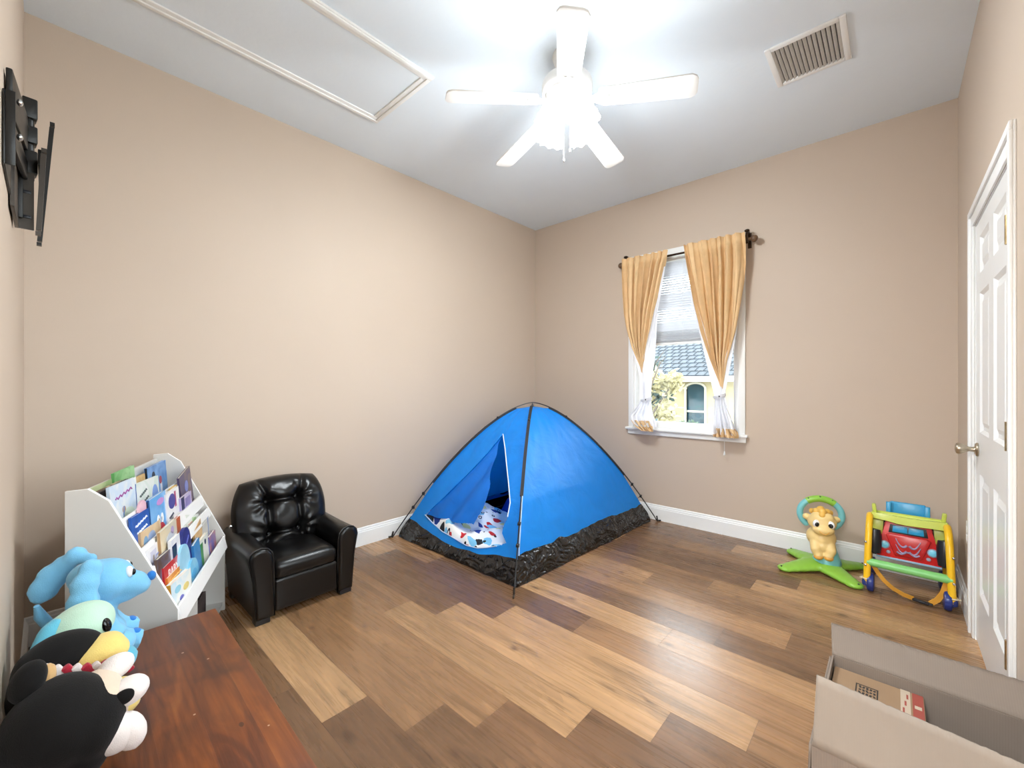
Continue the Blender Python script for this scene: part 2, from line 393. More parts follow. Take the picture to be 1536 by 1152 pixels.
# back wall with the window opening
WX0, WX1, WZ0, WZ1 = 1.225, 2.14, .848, 2.425
m = MB()
m.box(0, WX0, RL, RL + T, -.01, RH).box(WX1, RW, RL, RL + T, -.01, RH).box(WX0, WX1, RL, RL + T, -.01, WZ0 - .02).box(WX0, WX1, RL, RL + T, WZ1, RH)
struct('wall_back', m, WALL, flat=True)
# right wall with the door opening
DY0, DY1, DZ1 = 2.275, 3.15, 2.04
m = MB()
VY0, VY1 = .25, 1.75                      # opening added in the right wall, out of view, for daylight fill
m.box(RW, RW + T, -T, VY0, -.01, RH).box(RW, RW + T, VY1, DY0, -.01, RH).box(RW, RW + T, VY0, VY1, -.01, WZ0).box(RW, RW + T, VY0, VY1, WZ1, RH)
m.box(RW, RW + T, DY1, RL + T, -.01, RH).box(RW, RW + T, DY0, DY1, DZ1, RH)
struct('wall_right', m, WALL, flat=True)

# baseboards with a stepped top profile
BP = [(0, 0), (.014, 0), (.014, .105), (.011, .110), (.011, .118), (.007, .124), (.006, .136), (.002, .141), (0, .141)]
def baseboard(name, p0, p1, nrm):
    m = MB(); p0, p1, nrm = V(p0), V(p1), V(nrm)
    a = [m.bm.verts.new(p0 + nrm * d + V((0, 0, z))) for d, z in BP]; b = [m.bm.verts.new(p1 + nrm * d + V((0, 0, z))) for d, z in BP]
    n = len(BP)
    m.bm.faces.new(a); m.bm.faces.new(b[::-1])
    for i in range(n): m.bm.faces.new((a[i], a[(i+1) % n], b[(i+1) % n], b[i]))
    struct(name, m, TRIM, ang=25)
baseboard('baseboard_left', (0, 0, 0), (0, RL, 0), (1, 0, 0))
baseboard('baseboard_back', (.014, RL, 0), (RW - .014, RL, 0), (0, -1, 0))
baseboard('baseboard_right', (RW, DY1 + .085, 0), (RW, RL - .0, 0), (-1, 0, 0))
baseboard('baseboard_front', (.014, 0, 0), (HX0 - .03, 0, 0), (0, 1, 0))

# ---- window
win = bpy.data.objects.new('window_1', None); COL.objects.link(win); win['kind'] = 'structure'; win.location = (0, RL, 0); win['label'] = 'white double hung window'
m = MB(); cx = .052
m.box(WX0 - cx, WX0, -.018, 0, WZ0, WZ1 + .06, .004).box(WX1, WX1 + cx, -.018, 0, WZ0, WZ1 + .06, .004).box(WX0, WX1, -.0175, 0, WZ1, WZ1 + .06, .004)
struct('casing', m, TRIM, win)
m = MB(); m.box(WX0 - cx - .022, WX1 + cx + .022, -.045, .06, WZ0 - .022, WZ0, .005)
struct('window_sill', m, TRIM, win)
struct('apron', MB().box(WX0 - cx - .006, WX1 + cx + .006, -.02, -.001, WZ0 - .066, WZ0 - .022, .004), TRIM, win)
# jamb liner and sashes
m = MB(); m.box(WX0, WX0 + .018, .0, T, WZ0, WZ1).box(WX1 - .018, WX1, .0, T, WZ0, WZ1).box(WX0, WX1, .0, T, WZ1 - .018, WZ1).box(WX0, WX1, .06, T, WZ0 - .02, WZ0 + .01)
struct('jamb', m, TRIM, win)
def sash(z0, z1, y):
    m = MB(); w = .038; x0, x1 = WX0 + .018, WX1 - .018
    m.box(x0, x0 + w, y, y + .03, z0, z1, .004).box(x1 - w, x1, y, y + .03, z0, z1, .004).box(x0 + w, x1 - w, y, y + .03, z0, z0 + w + .012, .004).box(x0 + w, x1 - w, y, y + .03, z1 - w, z1, .004)
    o = struct('sash', m, TRIM, win)
    struct('glass_pane', MB().box(x0 + w, x1 - w, y + .013, y + .016, z0 + w + .012, z1 - w), GLASS, o, flat=True)
sash(WZ0 + .01, 1.66, .068); sash(1.63, WZ1 - .018, .1)

# ---- added window beside the camera, unseen, lets in fill daylight
w2 = bpy.data.objects.new('fill_window', None); COL.objects.link(w2); w2['kind'] = 'structure'; w2.location = (RW, 0, 0)
m = MB()
m.box(-.016, 0, VY0 - cx, VY0, WZ0, WZ1 + cx).box(-.016, 0, VY1, VY1 + cx, WZ0, WZ1 + cx).box(-.016, 0, VY0, VY1, WZ1, WZ1 + cx)
struct('casing', m, TRIM, w2)
struct('window_sill', MB().box(-.03, .06, VY0 - cx, VY1 + cx, WZ0 - .022, WZ0, .004), TRIM, w2)
m = MB()
for a, b in ((VY0, VY0 + .05), (VY1 - .05, VY1), ((VY0 + VY1) / 2 - .03, (VY0 + VY1) / 2 + .03)): m.box(.07, .1, a, b, WZ0, WZ1)
for a in (WZ0, WZ1 - .05, 1.62): m.box(.07, .1, VY0, VY1, a, a + .05)
o = struct('sash', m, TRIM, w2)
struct('glass_pane', MB().box(.083, .086, VY0, VY1, WZ0, WZ1), GLASS, o, flat=True)

# ---- door in the right wall
door = bpy.data.objects.new('door_1', None); COL.objects.link(door); door['kind'] = 'structure'; door.location = (RW, 0, 0); door['label'] = 'white six panel door'
m = MB(); cw = .085
for y0, y1 in ((DY0 - cw, DY0), (DY1, DY1 + cw)):
    m.box(-.009, 0, y0, y1, 0, DZ1 + cw, .003)
    m.box(-.018, -.008, y0 + (.0 if y0 < DY0 - .01 else .055), y1 - (.055 if y0 < DY0 - .01 else .0), 0, DZ1 + .055, .002)
m.box(-.009, 0, DY0, DY1, DZ1, DZ1 + cw, .003); m.box(-.018, -.008, DY0 - cw, DY1 + cw, DZ1 + .055, DZ1 + cw, .003)
struct('casing', m, TRIM, door)
m = MB(); m.box(.0, T, DY0, DY0 + .004, 0, DZ1).box(0, T, DY1 - .004, DY1, 0, DZ1).box(0, T, DY0 + .004, DY1 - .004, DZ1 - .004, DZ1)
struct('jamb', m, TRIM, door)
# slab with six raised panels: a grid of frame bars with sunken fields
dx = .004
m = MB(); y0, y1 = DY0 + .007, DY1 - .007
stile = .115; mid = (y0 + y1) / 2
cols = ((y0 + stile, mid - .055), (mid + .055, y1 - stile)); rows = ((.265, .835), (1.03, 1.69), (1.78, 1.955))
m.box(dx + .012, dx + .035, y0, y1, .012, DZ1 - .007)
def bar(a, b, z0, z1): m.box(dx, dx + .0125, a, b, z0, z1)
bar(y0, cols[0][0], .012, DZ1 - .007); bar(cols[1][1], y1, .012, DZ1 - .007); bar(cols[0][1], cols[1][0], .012, DZ1 - .007)
zs = [.012] + [z for r in rows for z in r] + [DZ1 - .007]
for i in range(0, len(zs), 2):
    for c in cols: bar(c[0], c[1], zs[i], zs[i + 1])
for c in cols:
    for r in rows:
        # bevelled sticking around the sunken field, then the raised middle
        A = [(c[0], r[0]), (c[1], r[0]), (c[1], r[1]), (c[0], r[1])]
        def inset(d): return [(c[0] + d, r[0] + d), (c[1] - d, r[0] + d), (c[1] - d, r[1] - d), (c[0] + d, r[1] - d)]
        lv = [(0, dx), (.014, dx + .011), (.03, dx + .011), (.052, dx + .003)]
        for (d0, h0), (d1, h1) in zip(lv, lv[1:]):
            P, Q = inset(d0), inset(d1)
            for i in range(4):
                j = (i + 1) % 4
                m.face([(h0, P[i][0], P[i][1]), (h0, P[j][0], P[j][1]), (h1, Q[j][0], Q[j][1]), (h1, Q[i][0], Q[i][1])])
        m.face([(dx + .003, a, b) for a, b in inset(.052)])
slab = struct('slab', m, DOORW, door, ang=20)
# knob
k = struct('door_knob', MB().lathe([(0, 0), (.032, 0), (.033, .004), (.03, .009), (.013, .012), (.011, .03), (.014, .036), (.024, .052), (.027, .066), (.024, .074), (.012, .078), (0, .078)], (dx, y1 - .07, .945), (0, -PI/2, 0)), KNOBM, slab)
for z in (.33, 1.08, 1.79):
    m = MB(); m.tube([(dx - .010, DY0 + .010, z - .05), (dx - .010, DY0 + .010, z + .05)], .0085, 10)
    m.box(dx - .003, dx + .002, DY0 + .008, DY0 + .045, z - .045, z + .045); m.box(-.004, dx - .001, DY0 - .001, DY0 + .0045, z - .045, z + .045)
    for q in (-.03, 0, .03): m.sph((dx - .002, DY0 + .024, z + q), .003, seg=8, rings=6)
    struct('hinge', m, BRASS, slab)
# ---- wall outlet behind the walker
o = thing('wall_outlet', 'white wall outlet plate on the right wall beside the door casing', 'outlet', (RW, 3.365, .465))
obj('plate', MB().box(-.008, 0, -.037, .037, -.06, .06, .003), DOORW, o)
m = MB()
for z in (-.022, .022): m.box(-.0105, -.007, -.017, .017, z - .017, z + .017, .003)
obj('socket', m, DOORW, o)

# ---- attic hatch in the ceiling
o = thing('attic_hatch', 'white ceiling hatch panel with moulded trim, left of the fan', 'hatch', (.795, .93, RH))
hx, hy = .315, .65
obj('hatch_panel', MB().box(-hx + .055, hx - .055, -hy + .055, hy - .055, -.004, 0), CEIL, o, flat=True)
m = MB()
for d0, d1, z in ((0, .055, -.012), (.008, .03, -.019)):
    m.box(-hx + d0, -hx + d1, -hy + d0, hy - d0, z, 0, .003).box(hx - d1, hx - d0, -hy + d0, hy - d0, z, 0, .003)
    m.box(-hx + d1, hx - d1, -hy + d0, -hy + d1, z, 0, .003).box(-hx + d1, hx - d1, hy - d1, hy - d0, z, 0, .003)
obj('hatch_trim', m, TRIM, o)

# ---- ceiling vent
o = thing('ceiling_vent', 'white slatted air vent on the ceiling, right of the fan', 'vent', (2.74, 2.825, RH))
vx, vy = .172, .183
m = MB()
m.box(-vx, -vx + .028, -vy, vy, -.012, 0, .003).box(vx - .028, vx, -vy, vy, -.012, 0, .003).box(-vx + .028, vx - .028, -vy, -vy + .028, -.012, 0, .003).box(-vx + .028, vx - .028, vy - .028, vy, -.012, 0, .003)
obj('vent_frame', m, TRIM, o)
obj('vent_duct', MB().box(-vx + .028, vx - .028, -vy + .028, vy - .028, -.0015, 0), M('dusty duct', rgb(96, 94, 92), .8, var=.2, vscale=40), o, flat=True)
m = MB(); n = 15
for i in range(n):
    x = -vx + .034 + (2 * vx - .068) * i / (n - 1)
    m.cbox((x, 0, -.0075), (.0165, 2 * vy - .05, .0014), (0, math.radians(-38), 0))
obj('louvre', m, M('dusty white louvre', rgb(214, 212, 208), .5, var=.06, vscale=50), o)
# ------------------------------------------------------------------ ceiling fan
FX, FY = 1.77, 1.965
fan = thing('ceiling_fan', 'white five blade ceiling fan with lit glass lamp cluster', 'ceiling fan', (FX, FY, RH))
obj('canopy', MB().lathe([(0, 0), (.078, 0), (.08, -.01), (.072, -.035), (.05, -.06), (.026, -.068), (.0, -.068)]), FANW, fan)
obj('downrod', MB().tube([(0, 0, -.06), (0, 0, -.14)], .014, 14), FANW, fan)
obj('motor_housing', MB().lathe([(0, -.115), (.05, -.117), (.1, -.13), (.132, -.15), (.136, -.165), (.136, -.2), (.128, -.212), (.118, -.216), (.118, -.232), (.105, -.25), (.07, -.262), (.0, -.264)], seg=48), FANW, fan)
BL_ANG = (-125, -53, 22, 95, 166)
def blade_parts():
    m = MB()       # blade along +x
    r0, r1 = .175, .655; w0, w1 = .056, .068; t = .0045
    poly = [(r0, -w0 + .012), (r0 + .014, -w0), (r1 - .03, -w1), (r1 - .008, -w1 + .012), (r1, -w1 + .03), (r1, w1 - .03), (r1 - .008, w1 - .012), (r1 - .03, w1), (r0 + .014, w0), (r0, w0 - .012)]
    m.prism(poly, -t, t, Matrix.Rotation(math.radians(-11), 4, 'X'), bev=.0015)
    i = MB()
    pl = [(.08, -.012), (.13, -.012), (.165, -.03), (.2, -.042), (.228, -.03), (.222, -.012), (.24, 0), (.222, .012), (.228, .03), (.2, .042), (.165, .03), (.13, .012), (.08, .012)]
    i.prism(pl, -.012, -.005, Matrix.Rotation(math.radians(-11), 4, 'X'), bev=.0015)
    return m, i
for k, a in enumerate(BL_ANG):
    if k == 0:
        bm_, im_ = blade_parts()
        b = obj('blade', bm_, FANW, fan); ir = obj('blade_iron', im_, FANW, b)
    else:
        b = b.copy(); COL.objects.link(b); i2 = ir.copy(); COL.objects.link(i2); i2.parent = b
    b.rotation_euler = (Matrix.Rotation(math.radians(a), 4, 'Z') @ Matrix.Rotation(math.radians(6.5), 4, 'Y')).to_euler()
    b.location = (0, 0, -.245)
obj('light_kit', MB().lathe([(0, -.262), (.05, -.264), (.056, -.275), (.06, -.31), (.052, -.335), (.03, -.35), (.012, -.362), (0, -.364)], seg=28), M('cream enamel fitter', rgb(240, 234, 206), .35), fan)
SHADE = emit('lit frosted glass', (.89, .96, 1.0, 1), 15.0)
BULB = emit('lit bulb', (.89, .96, 1.0, 1), 80.0)
for a in (-10, 80, 170, 260):
    ca, sa = math.cos(math.radians(a)), math.sin(math.radians(a))
    arm = obj('lamp_arm', MB().tube([(.04 * ca, .04 * sa, -.305), (.075 * ca, .075 * sa, -.3), (.092 * ca, .092 * sa, -.315)], .011, 12), FANW, fan)
    m = MB()
    prof = [(.02, .0), (.032, -.008), (.052, -.03), (.061, -.055), (.059, -.08), (.062, -.105), (.07, -.122)]
    S = 32; rings = []
    R = Matrix.Translation((.09 * ca, .09 * sa, -.31)) @ Matrix.Rotation(math.radians(a), 4, 'Z') @ Matrix.Rotation(math.radians(-22), 4, 'Y')
    for j, (r, z) in enumerate(prof):
        ruff = .006 * (j / 6) ** 2
        rings.append([m.bm.verts.new(R @ V(((r + ruff * math.cos(8 * 2*PI*k/S)) * math.cos(2*PI*k/S), (r + ruff * math.cos(8 * 2*PI*k/S)) * math.sin(2*PI*k/S), z - ruff * math.sin(8 * 2*PI*k/S)))) for k in range(S)])
    for A, B in zip(rings, rings[1:]):
        for k in range(S): m.bm.faces.new((A[k], A[(k+1) % S], B[(k+1) % S], B[k]))
    sh = thick(obj('lamp_shade', m, SHADE, fan), .003)
    c = R @ V((0, 0, -.065))
    obj('bulb', MB().sph(c, (.022, .022, .03), seg=16, rings=10), BULB, sh)
    L = bpy.data.lights.new('bulb_light', 'POINT'); L.energy = 14; L.color = (.89, .96, 1); L.shadow_soft_size = .05
    lo = bpy.data.objects.new('bulb_light', L); COL.objects.link(lo); lo.parent = fan; lo.location = R @ V((0, 0, -.15))
    L = bpy.data.lights.new('bulb_down_light', 'SPOT'); L.energy = 13; L.color = (.89, .96, 1); L.shadow_soft_size = .05; L.spot_size = math.radians(165); L.spot_blend = .6
    lo = bpy.data.objects.new('bulb_down_light', L); COL.objects.link(lo); lo.parent = fan; lo.location = R @ V((0, 0, -.13)); lo.rotation_euler = R.to_euler()
m = MB()
for dx_, ln in ((.02, .16), (-.022, .2)): m.tube([(dx_, 0, -.355), (dx_, 0, -.355 - ln)], .0016, 6).sph((dx_, 0, -.36 - ln), (.005, .005, .012), seg=10, rings=8)
off(obj('pull_chain', m, STEEL, fan), 'thin metal pull chains')
# ------------------------------------------------------------------ rod, curtains, blind
RY = RL - .088
rod = thing('curtain_rod', 'dark bronze curtain rod with ball finials over the window', 'curtain rod', (1.69, RY, 2.402))
obj('rod', MB().tube([(-.52, 0, 0), (.545, 0, 0)], .009, 14), BRONZE, rod)
for s, x in ((-1, -.535), (1, .56)):
    m = MB(); m.lathe([(0, -.008), (.012, -.006), (.013, .0), (.009, .006), (.012, .012)], (x - s * .012, 0, 0), (0, s * PI / 2, 0), 18)
    m.sph((x + s * .022, 0, -.002), .028)
    obj('finial', m, M('brown wooden finial', rgb(104, 76, 52), .35, var=.15, vscale=30), rod)
    bx = x - s * .028
    m = MB(); pts = [(bx, .084, .03), (bx, .07, .052), (bx, .045, .068), (bx, .018, .066), (bx, -.006, .052), (bx, -.016, .02), (bx, -.014, -.014), (bx, 0, -.026), (bx, .012, -.016)]
    m.tube(pts, .007, 10, sq=(.009, .006)); m.box(bx - .013, bx + .013, .081, .088, -.05, .075, .003); m.sph((bx, -.004, .07), (.019, .014, .012)); m.sph((bx, .03, .075), (.012, .012, .010))
    obj('bracket', m, BRONZE, rod)

def curtain_surface(tab, y0, pleats, amp, ph=0.0, nu=120, nv=90, head=True):
    """tab: (z, x_left, x_right, amp_scale) from top to bottom"""
    zs = [r[0] for r in tab]
    L = [(-r[0], r[1]) for r in tab]; R_ = [(-r[0], r[2]) for r in tab]; A = [(-r[0], r[3]) for r in tab]
    def fn(u, v):
        z = lerp(zs[0], zs[-1], v)
        a, b, am = interp(L, -z), interp(R_, -z), interp(A, -z)
        wob = .25 * math.sin(7 * u + 3 * v + ph) + .06 * noise.noise((u * 6, v * 3, ph))
        q = abs(math.sin(PI * (pleats * u + wob) + ph)) ** .9; p = 1 - 2 * q; p2 = math.sin(2 * PI * (pleats * 2.1 * u + wob) + 1 + ph)
        y = y0 + amp * am * (p + .18 * p2)
        if head:   # ruffle, then the rod pocket pinching the cloth
            pk = math.exp(-((z - 2.402) / .03) ** 2); y = lerp(y, y0 - .004 + .006 * p, pk * .7)
            pk2 = math.exp(-((z - 2.345) / .008) ** 2); y += .005 * pk2
        x = lerp(a, b, u) + .004 * math.sin(2 * PI * pleats * 2 * u + ph)
        return (x, y, z)
    return MB().grid(fn, nu, nv)
def make_curtain(name, label, tan, left, right, flare, hem, ty, tz, tx0, tx1, ph, flip):
    o = thing(name, label, 'curtain', ((tx0 + tx1) / 2, RY, 2.402), group='tan curtains at the window')
    def put(n, mb, mat):
        q = obj(n, mb, mat, o, ang=180); q.data.transform(Matrix.Translation(-V(o.location))); return q
    put('panel', curtain_surface(tan, RY - .043, 6.5, .030, ph, 220), CURT)
    put('lining', curtain_surface(left, RY - .042, 1.5, .006, ph + 1, 30, 70, False), LINING)
    put('lining', curtain_surface(right, RY - .044, 1.5, .007, ph + 2, 30, 70, False), LINING)
    put('gathered_hem', curtain_surface(flare, RY - .036, 5, .02, ph, 100, 40, False), LINING)
    put('hem_border', curtain_surface(hem, RY - .041, 4.5, .02, ph + .5, 80, 10, False), CURT)
    m = MB(); c = (tx0 + tx1) / 2; hw = (tx1 - tx0) / 2
    m.tube([(c + hw * 1.08 * math.cos(t), RY - .036 + .042 * math.sin(t), tz + .012 * math.cos(t)) for t in [2 * PI * i / 24 for i in range(24)]], .006, 6, closed=True, sq=(.004, .011))
    m.sph((c + .25 * hw, RY - .08, tz), .006, m=1)
    q = obj('tieback', m, [LINING, T_BLK], o); q.data.transform(Matrix.Translation(-V(o.location)))
    return o
make_curtain('curtain', 'tan curtain tied back at the left side of the window',
    [(2.443, 1.164, 1.605, .8), (2.38, 1.166, 1.596, 1), (2.12, 1.18, 1.535, 1), (1.92, 1.196, 1.486, 1), (1.773, 1.22, 1.455, .9), (1.60, 1.272, 1.41, .7), (1.42, 1.352, 1.378, .3), (1.36, 1.365, 1.372, .1)],
    [(1.70, 1.226, 1.25, .4), (1.573, 1.268, 1.30, .7), (1.42, 1.32, 1.372, .8), (1.30, 1.344, 1.392, .8), (1.12, 1.362, 1.412, .5)],
    [(2.30, 1.572, 1.580, .2), (2.1, 1.525, 1.548, .5), (1.9, 1.478, 1.508, .8), (1.674, 1.42, 1.497, 1), (1.48, 1.372, 1.484, 1.2), (1.30, 1.37, 1.456, 1), (1.12, 1.368, 1.449, .7)],
    [(1.13, 1.363, 1.449, .4), (1.05, 1.318, 1.455, .9), (.97, 1.25, 1.472, 1.2), (.905, 1.262, 1.492, 1.3), (.868, 1.32, 1.500, 1.2)],
    [(.925, 1.262, 1.46, 1.1), (.868, 1.31, 1.475, 1.3), (.83, 1.37, 1.48, 1.2)],
    0, 1.118, 1.362, 1.449, .4, False)
make_curtain('curtain', 'tan curtain tied back at the right side of the window',
    [(2.455, 1.742, 2.213, .8), (2.38, 1.752, 2.218, 1), (2.21, 1.782, 2.217, 1), (1.934, 1.832, 2.188, 1), (1.68, 1.891, 2.15, .9), (1.448, 1.966, 2.088, .7), (1.28, 2.03, 2.06, .35), (1.22, 2.046, 2.052, .1)],
    [(2.08, 1.80, 1.815, .2), (1.934, 1.816, 1.848, .5), (1.826, 1.845, 1.88, .8), (1.50, 1.915, 1.975, 1), (1.293, 1.962, 2.035, 1), (1.155, 1.99, 2.045, .6)],
    [(1.72, 2.152, 2.162, .3), (1.48, 2.075, 2.128, .8), (1.29, 2.045, 2.096, 1), (1.155, 2.03, 2.068, .6)],
    [(1.165, 1.990, 2.068, .4), (1.05, 1.99, 2.095, .9), (.94, 1.985, 2.135, 1.2), (.85, 1.983, 2.16, 1.4)],
    [(.90, 1.99, 2.15, 1.2), (.855, 1.985, 2.165, 1.4), (.828, 1.988, 2.165, 1.4)],
    0, 1.16, 1.988, 2.07, 1.7, True)

bl = thing('window_blind', 'white slatted blind lowered over the upper half of the window', 'blind', (1.6825, RL + .03, 2.405))
SLAT = fabric('white blind slat', rgb(228, 230, 234), .35, .5, 0)
obj('headrail', MB().box(-.435, .435, -.02, .02, -.02, .018, .003), TRIM, bl)
m = MB(); rnd = random.Random(5)
n = 29
for i in range(n):
    z = -.04 - i * .0218; a = math.radians(62 + (8 * math.sin(i * .5)))
    m.cbox((0, 0, z), (.864, .026, .0014), (a, 0, 0))
for i in range(13): m.cbox((0, rnd.uniform(-.002, .002), -.662 - i * .0082), (.864, .026, .0048), (math.radians(rnd.uniform(-4, 4)), 0, 0))
obj('slats', m, SLAT, bl, flat=True)
obj('bottom_rail', MB().box(-.432, .432, -.014, .014, -.785, -.765, .003), TRIM, bl)
m = MB()
for x in (-.3, .3, 0): m.tube([(x, -.014, -.02), (x, -.014, -.77)], .0012, 6)
obj('ladder_cord', m, TRIM, bl)
m = MB(); cxp = .365
m.tube([(cxp, -.022, -.01), (cxp, -.03, -.9), (cxp, -.083, -1.5), (cxp, -.085, -1.70)], .0016, 6)
pc = obj('pull_cord', m, TRIM, bl)
obj('tassel', MB().lathe([(0, .012), (.004, .01), (.006, -.004), (.0085, -.018), (.0075, -.022), (0, -.022)], (cxp, -.085, -1.71), seg=14), TRIM, pc)
# ------------------------------------------------------------------ outside the window
GZ = -1.4
o = struct('lawn', MB().box(-26, 30, -20, 45, GZ - .2, GZ), M('pale bounce ground', rgb(172, 172, 168), .9, var=.2, vscale=2, bump=.4, bscale=12, bdist=.05), flat=True)  # ground greyed and lightened to bounce daylight onto the ceiling
h = thing('neighbour_house', 'cream house with dark slate roof and arched window seen through the glass', 'house', (-2.3, 16, GZ))
STUC = M('cream stucco', rgb(150, 140, 108), .85, var=.05, vscale=1.5, bump=.3, bscale=25, bdist=.01)
ez = 1.40 - GZ
wx0, wx1, az0, az1 = .0, .63, 1.08, 2.50        # arched window in house coordinates
m = MB()
xa, xb = -.31, .33
m.box(-5, xa, 0, .3, 0, ez).box(xb, 6, 0, .3, 0, ez).box(xa, xb, 0, .3, 0, az0)
# wall piece above the arch
arch = [(xa, az1)] + [(.01 + .32 * math.cos(PI - PI * i / 14), az1 + .16 * math.sin(PI * i / 14)) for i in range(1, 14)] + [(xb, az1)]
m.prism([(xb, ez), (xa, ez)] + arch, -.3, 0, Matrix.Rotation(PI / 2, 4, 'X'))
m.box(-5, -4.7, .3, 7, 0, ez).box(5.7, 6, .3, 7, 0, ez)
obj('wall', m, STUC, h, flat=True)
m = MB(); t = .07
ring = lambda r, k: [(.01 + (.32 + r) * math.cos(PI - PI * i / 14), az1 + (.16 + r) * math.sin(PI * i / 14)) for i in range(15)]
out_ = [(xa - t, az0 - t)] + ring(t, 0) + [(xb + t, az0 - t)]; in_ = [(xa, az0)] + ring(0, 0) + [(xb, az0)]
for i in range(len(out_) - 1):
    m.face([(out_[i][0], -.05, out_[i][1]), (out_[i+1][0], -.05, out_[i+1][1]), (in_[i+1][0], -.05, in_[i+1][1]), (in_[i][0], -.05, in_[i][1])])
    m.face([(in_[i][0], -.05, in_[i][1]), (in_[i+1][0], -.05, in_[i+1][1]), (in_[i+1][0], .1, in_[i+1][1]), (in_[i][0], .1, in_[i][1])])
    m.face([(out_[i][0], -.05, out_[i][1]), (out_[i][0], .0, out_[i][1]), (out_[i+1][0], .0, out_[i+1][1]), (out_[i+1][0], -.05, out_[i+1][1])])
m.box(xa - .1, xb + .1, -.09, .1, az0 - .1, az0).box(xa, xb, .02, .1, 1.62, 1.69)
wf = obj('window', m, M('cream window surround', rgb(168, 164, 148), .6), h, flat=True)
obj('pane', MB().box(xa, xb, .1, .12, az0, az1 + .2), M('teal tinted pane', rgb(30, 58, 66), .15, var=.25, vscale=2), wf, flat=True)
m = MB(); m.box(-1.9, -1.4, -.03, .02, .9, 2.35)
obj('shutter', m, M('blue grey shutter', rgb(64, 88, 98), .6), h, flat=True)
m = MB(); m.box(-5.3, 6.3, -.5, -.42, ez - .06, ez + .12).box(-5.3, 6.3, -.42, .0, ez - .06, ez - .03)
obj('fascia', m, M('cream fascia', rgb(168, 164, 150), .6), h, flat=True)
m = MB()
for i in range(16):      # overlapping courses of roof tiles
    y0, y1 = -.55 + .4 * i, -.1 + .4 * i; z0 = ez + .12 + .42 * (y0 + .55)
    m.cbox((.5, (y0 + y1) / 2, z0 + .12), (11.8, .52, .05), (math.radians(20), 0, 0))
    for x in range(-18, 20): m.cbox((.5 + x * .3 + .15 * (i % 2), y0 + .2, z0 + .13), (.015, .45, .07), (math.radians(20), 0, 0))
obj('roof', m, M('dark slate tiles', rgb(38, 48, 56), .7, var=.3, vscale=3), h, flat=True)

def tree(name, label, cat, base, height, crown, n, leaf, lm, bm_, seed, blobs):
    rnd = random.Random(seed)
    t = thing(name, label, cat, base, group=None)
    m = MB(); m.tube([(0, 0, 0), (.03, .02, height * .35), (-.02, .03, height * .7)], [.07, .055, .03], 8)
    for k in range(7):
        a = rnd.uniform(0, 2 * PI); z0 = height * rnd.uniform(.35, .65)
        m.tube([(0, 0, z0), (.4 * crown * math.cos(a), .4 * crown * math.sin(a), z0 + .25 * height * .6), (.8 * crown * math.cos(a), .8 * crown * math.sin(a), z0 + .5 * height * .6)], [.03, .02, .01], 6)
    obj('trunk', m, bm_, t)
    m = MB(); cs = [(rnd.uniform(-1, 1) * crown * .75, rnd.uniform(-1, 1) * crown * .6, height * rnd.uniform(.5, 1.0)) for _ in range(blobs)]
    for _ in range(n):
        c = V(rnd.choice(cs)); d = V((rnd.gauss(0, 1), rnd.gauss(0, 1), rnd.gauss(0, 1))).normalized() * crown * .34 * rnd.random() ** .4
        p = c + d; ax = V((rnd.gauss(0, 1), rnd.gauss(0, 1), rnd.gauss(0, .6))).normalized(); sd = ax.cross(V((rnd.gauss(0, 1), rnd.gauss(0, 1), rnd.gauss(0, 1)))).normalized()
        L, W = leaf * rnd.uniform(.7, 1.3), leaf * .28
        a = p; b = p + ax * L * .5 + sd * W; e = p + ax * L; f = p + ax * L * .5 - sd * W
        m.face([a, b, e, f])
    obj('foliage', m, lm, t, flat=True)
    return t
BARK = M('grey bark', rgb(84, 76, 68), .9)
PALE = fabric('pale cream leaves', rgb(164, 158, 124), .3, .6, 0); DKG = fabric('blue green leaves', rgb(46, 66, 62), .3, .6, 0); MIDG = fabric('soft green leaves', rgb(84, 100, 84), .3, .6, 0)
tree('flowering_tree', 'pale blossoming tree just outside the window at the left', 'tree', (-.92, 8.6, GZ), 3.5, .8, 1500, .17, PALE, BARK, 4, 15)
tree('evergreen_tree', 'dark green tree behind the blossoms, beside the roof', 'tree', (-3.7, 14.0, GZ), 4.7, 1.3, 2600, .22, DKG, BARK, 9, 16)
tree('garden_shrub', 'small pale shrub before the arched window of the house', 'shrub', (-1.45, 13.5, GZ), 1.4, .42, 700, .15, MIDG, BARK, 12, 8)
# ------------------------------------------------------------------ play tent
tent = thing('play_tent', 'blue dome play tent with black base and half open door flap', 'tent', (.72, 2.95, 0))
TO = V((.72, 2.95, 0))
FEET = {'front': V((1.414, 1.931, 0)), 'left': V((.03, 1.977, 0)), 'right': V((1.475, 3.835, 0)), 'back': V((.055, 3.83, 0))}
BASE = {'front': .915, 'left': .955, 'right': .94, 'back': .94}
PH = 1.088
def pole_h(s): return PH * (1 - min(1, s) ** 1.63)
def pole_s(h): return max(0, 1 - h / PH) ** (1 / 1.63)
def at(c, s, h): d = FEET[c] - TO; return TO + V((d.x * s, d.y * s, h))
def corner(c, h):
    """fabric edge below a pole: held to it above .45 m, straight to the floor corner below"""
    s0 = pole_s(.45) - .012
    s = pole_s(h) - .012 if h > .45 else lerp(BASE[c], s0, (h / .45) ** 1.08)
    return at(c, max(s, .05), h)
HT = 1.045; TUBH = .165
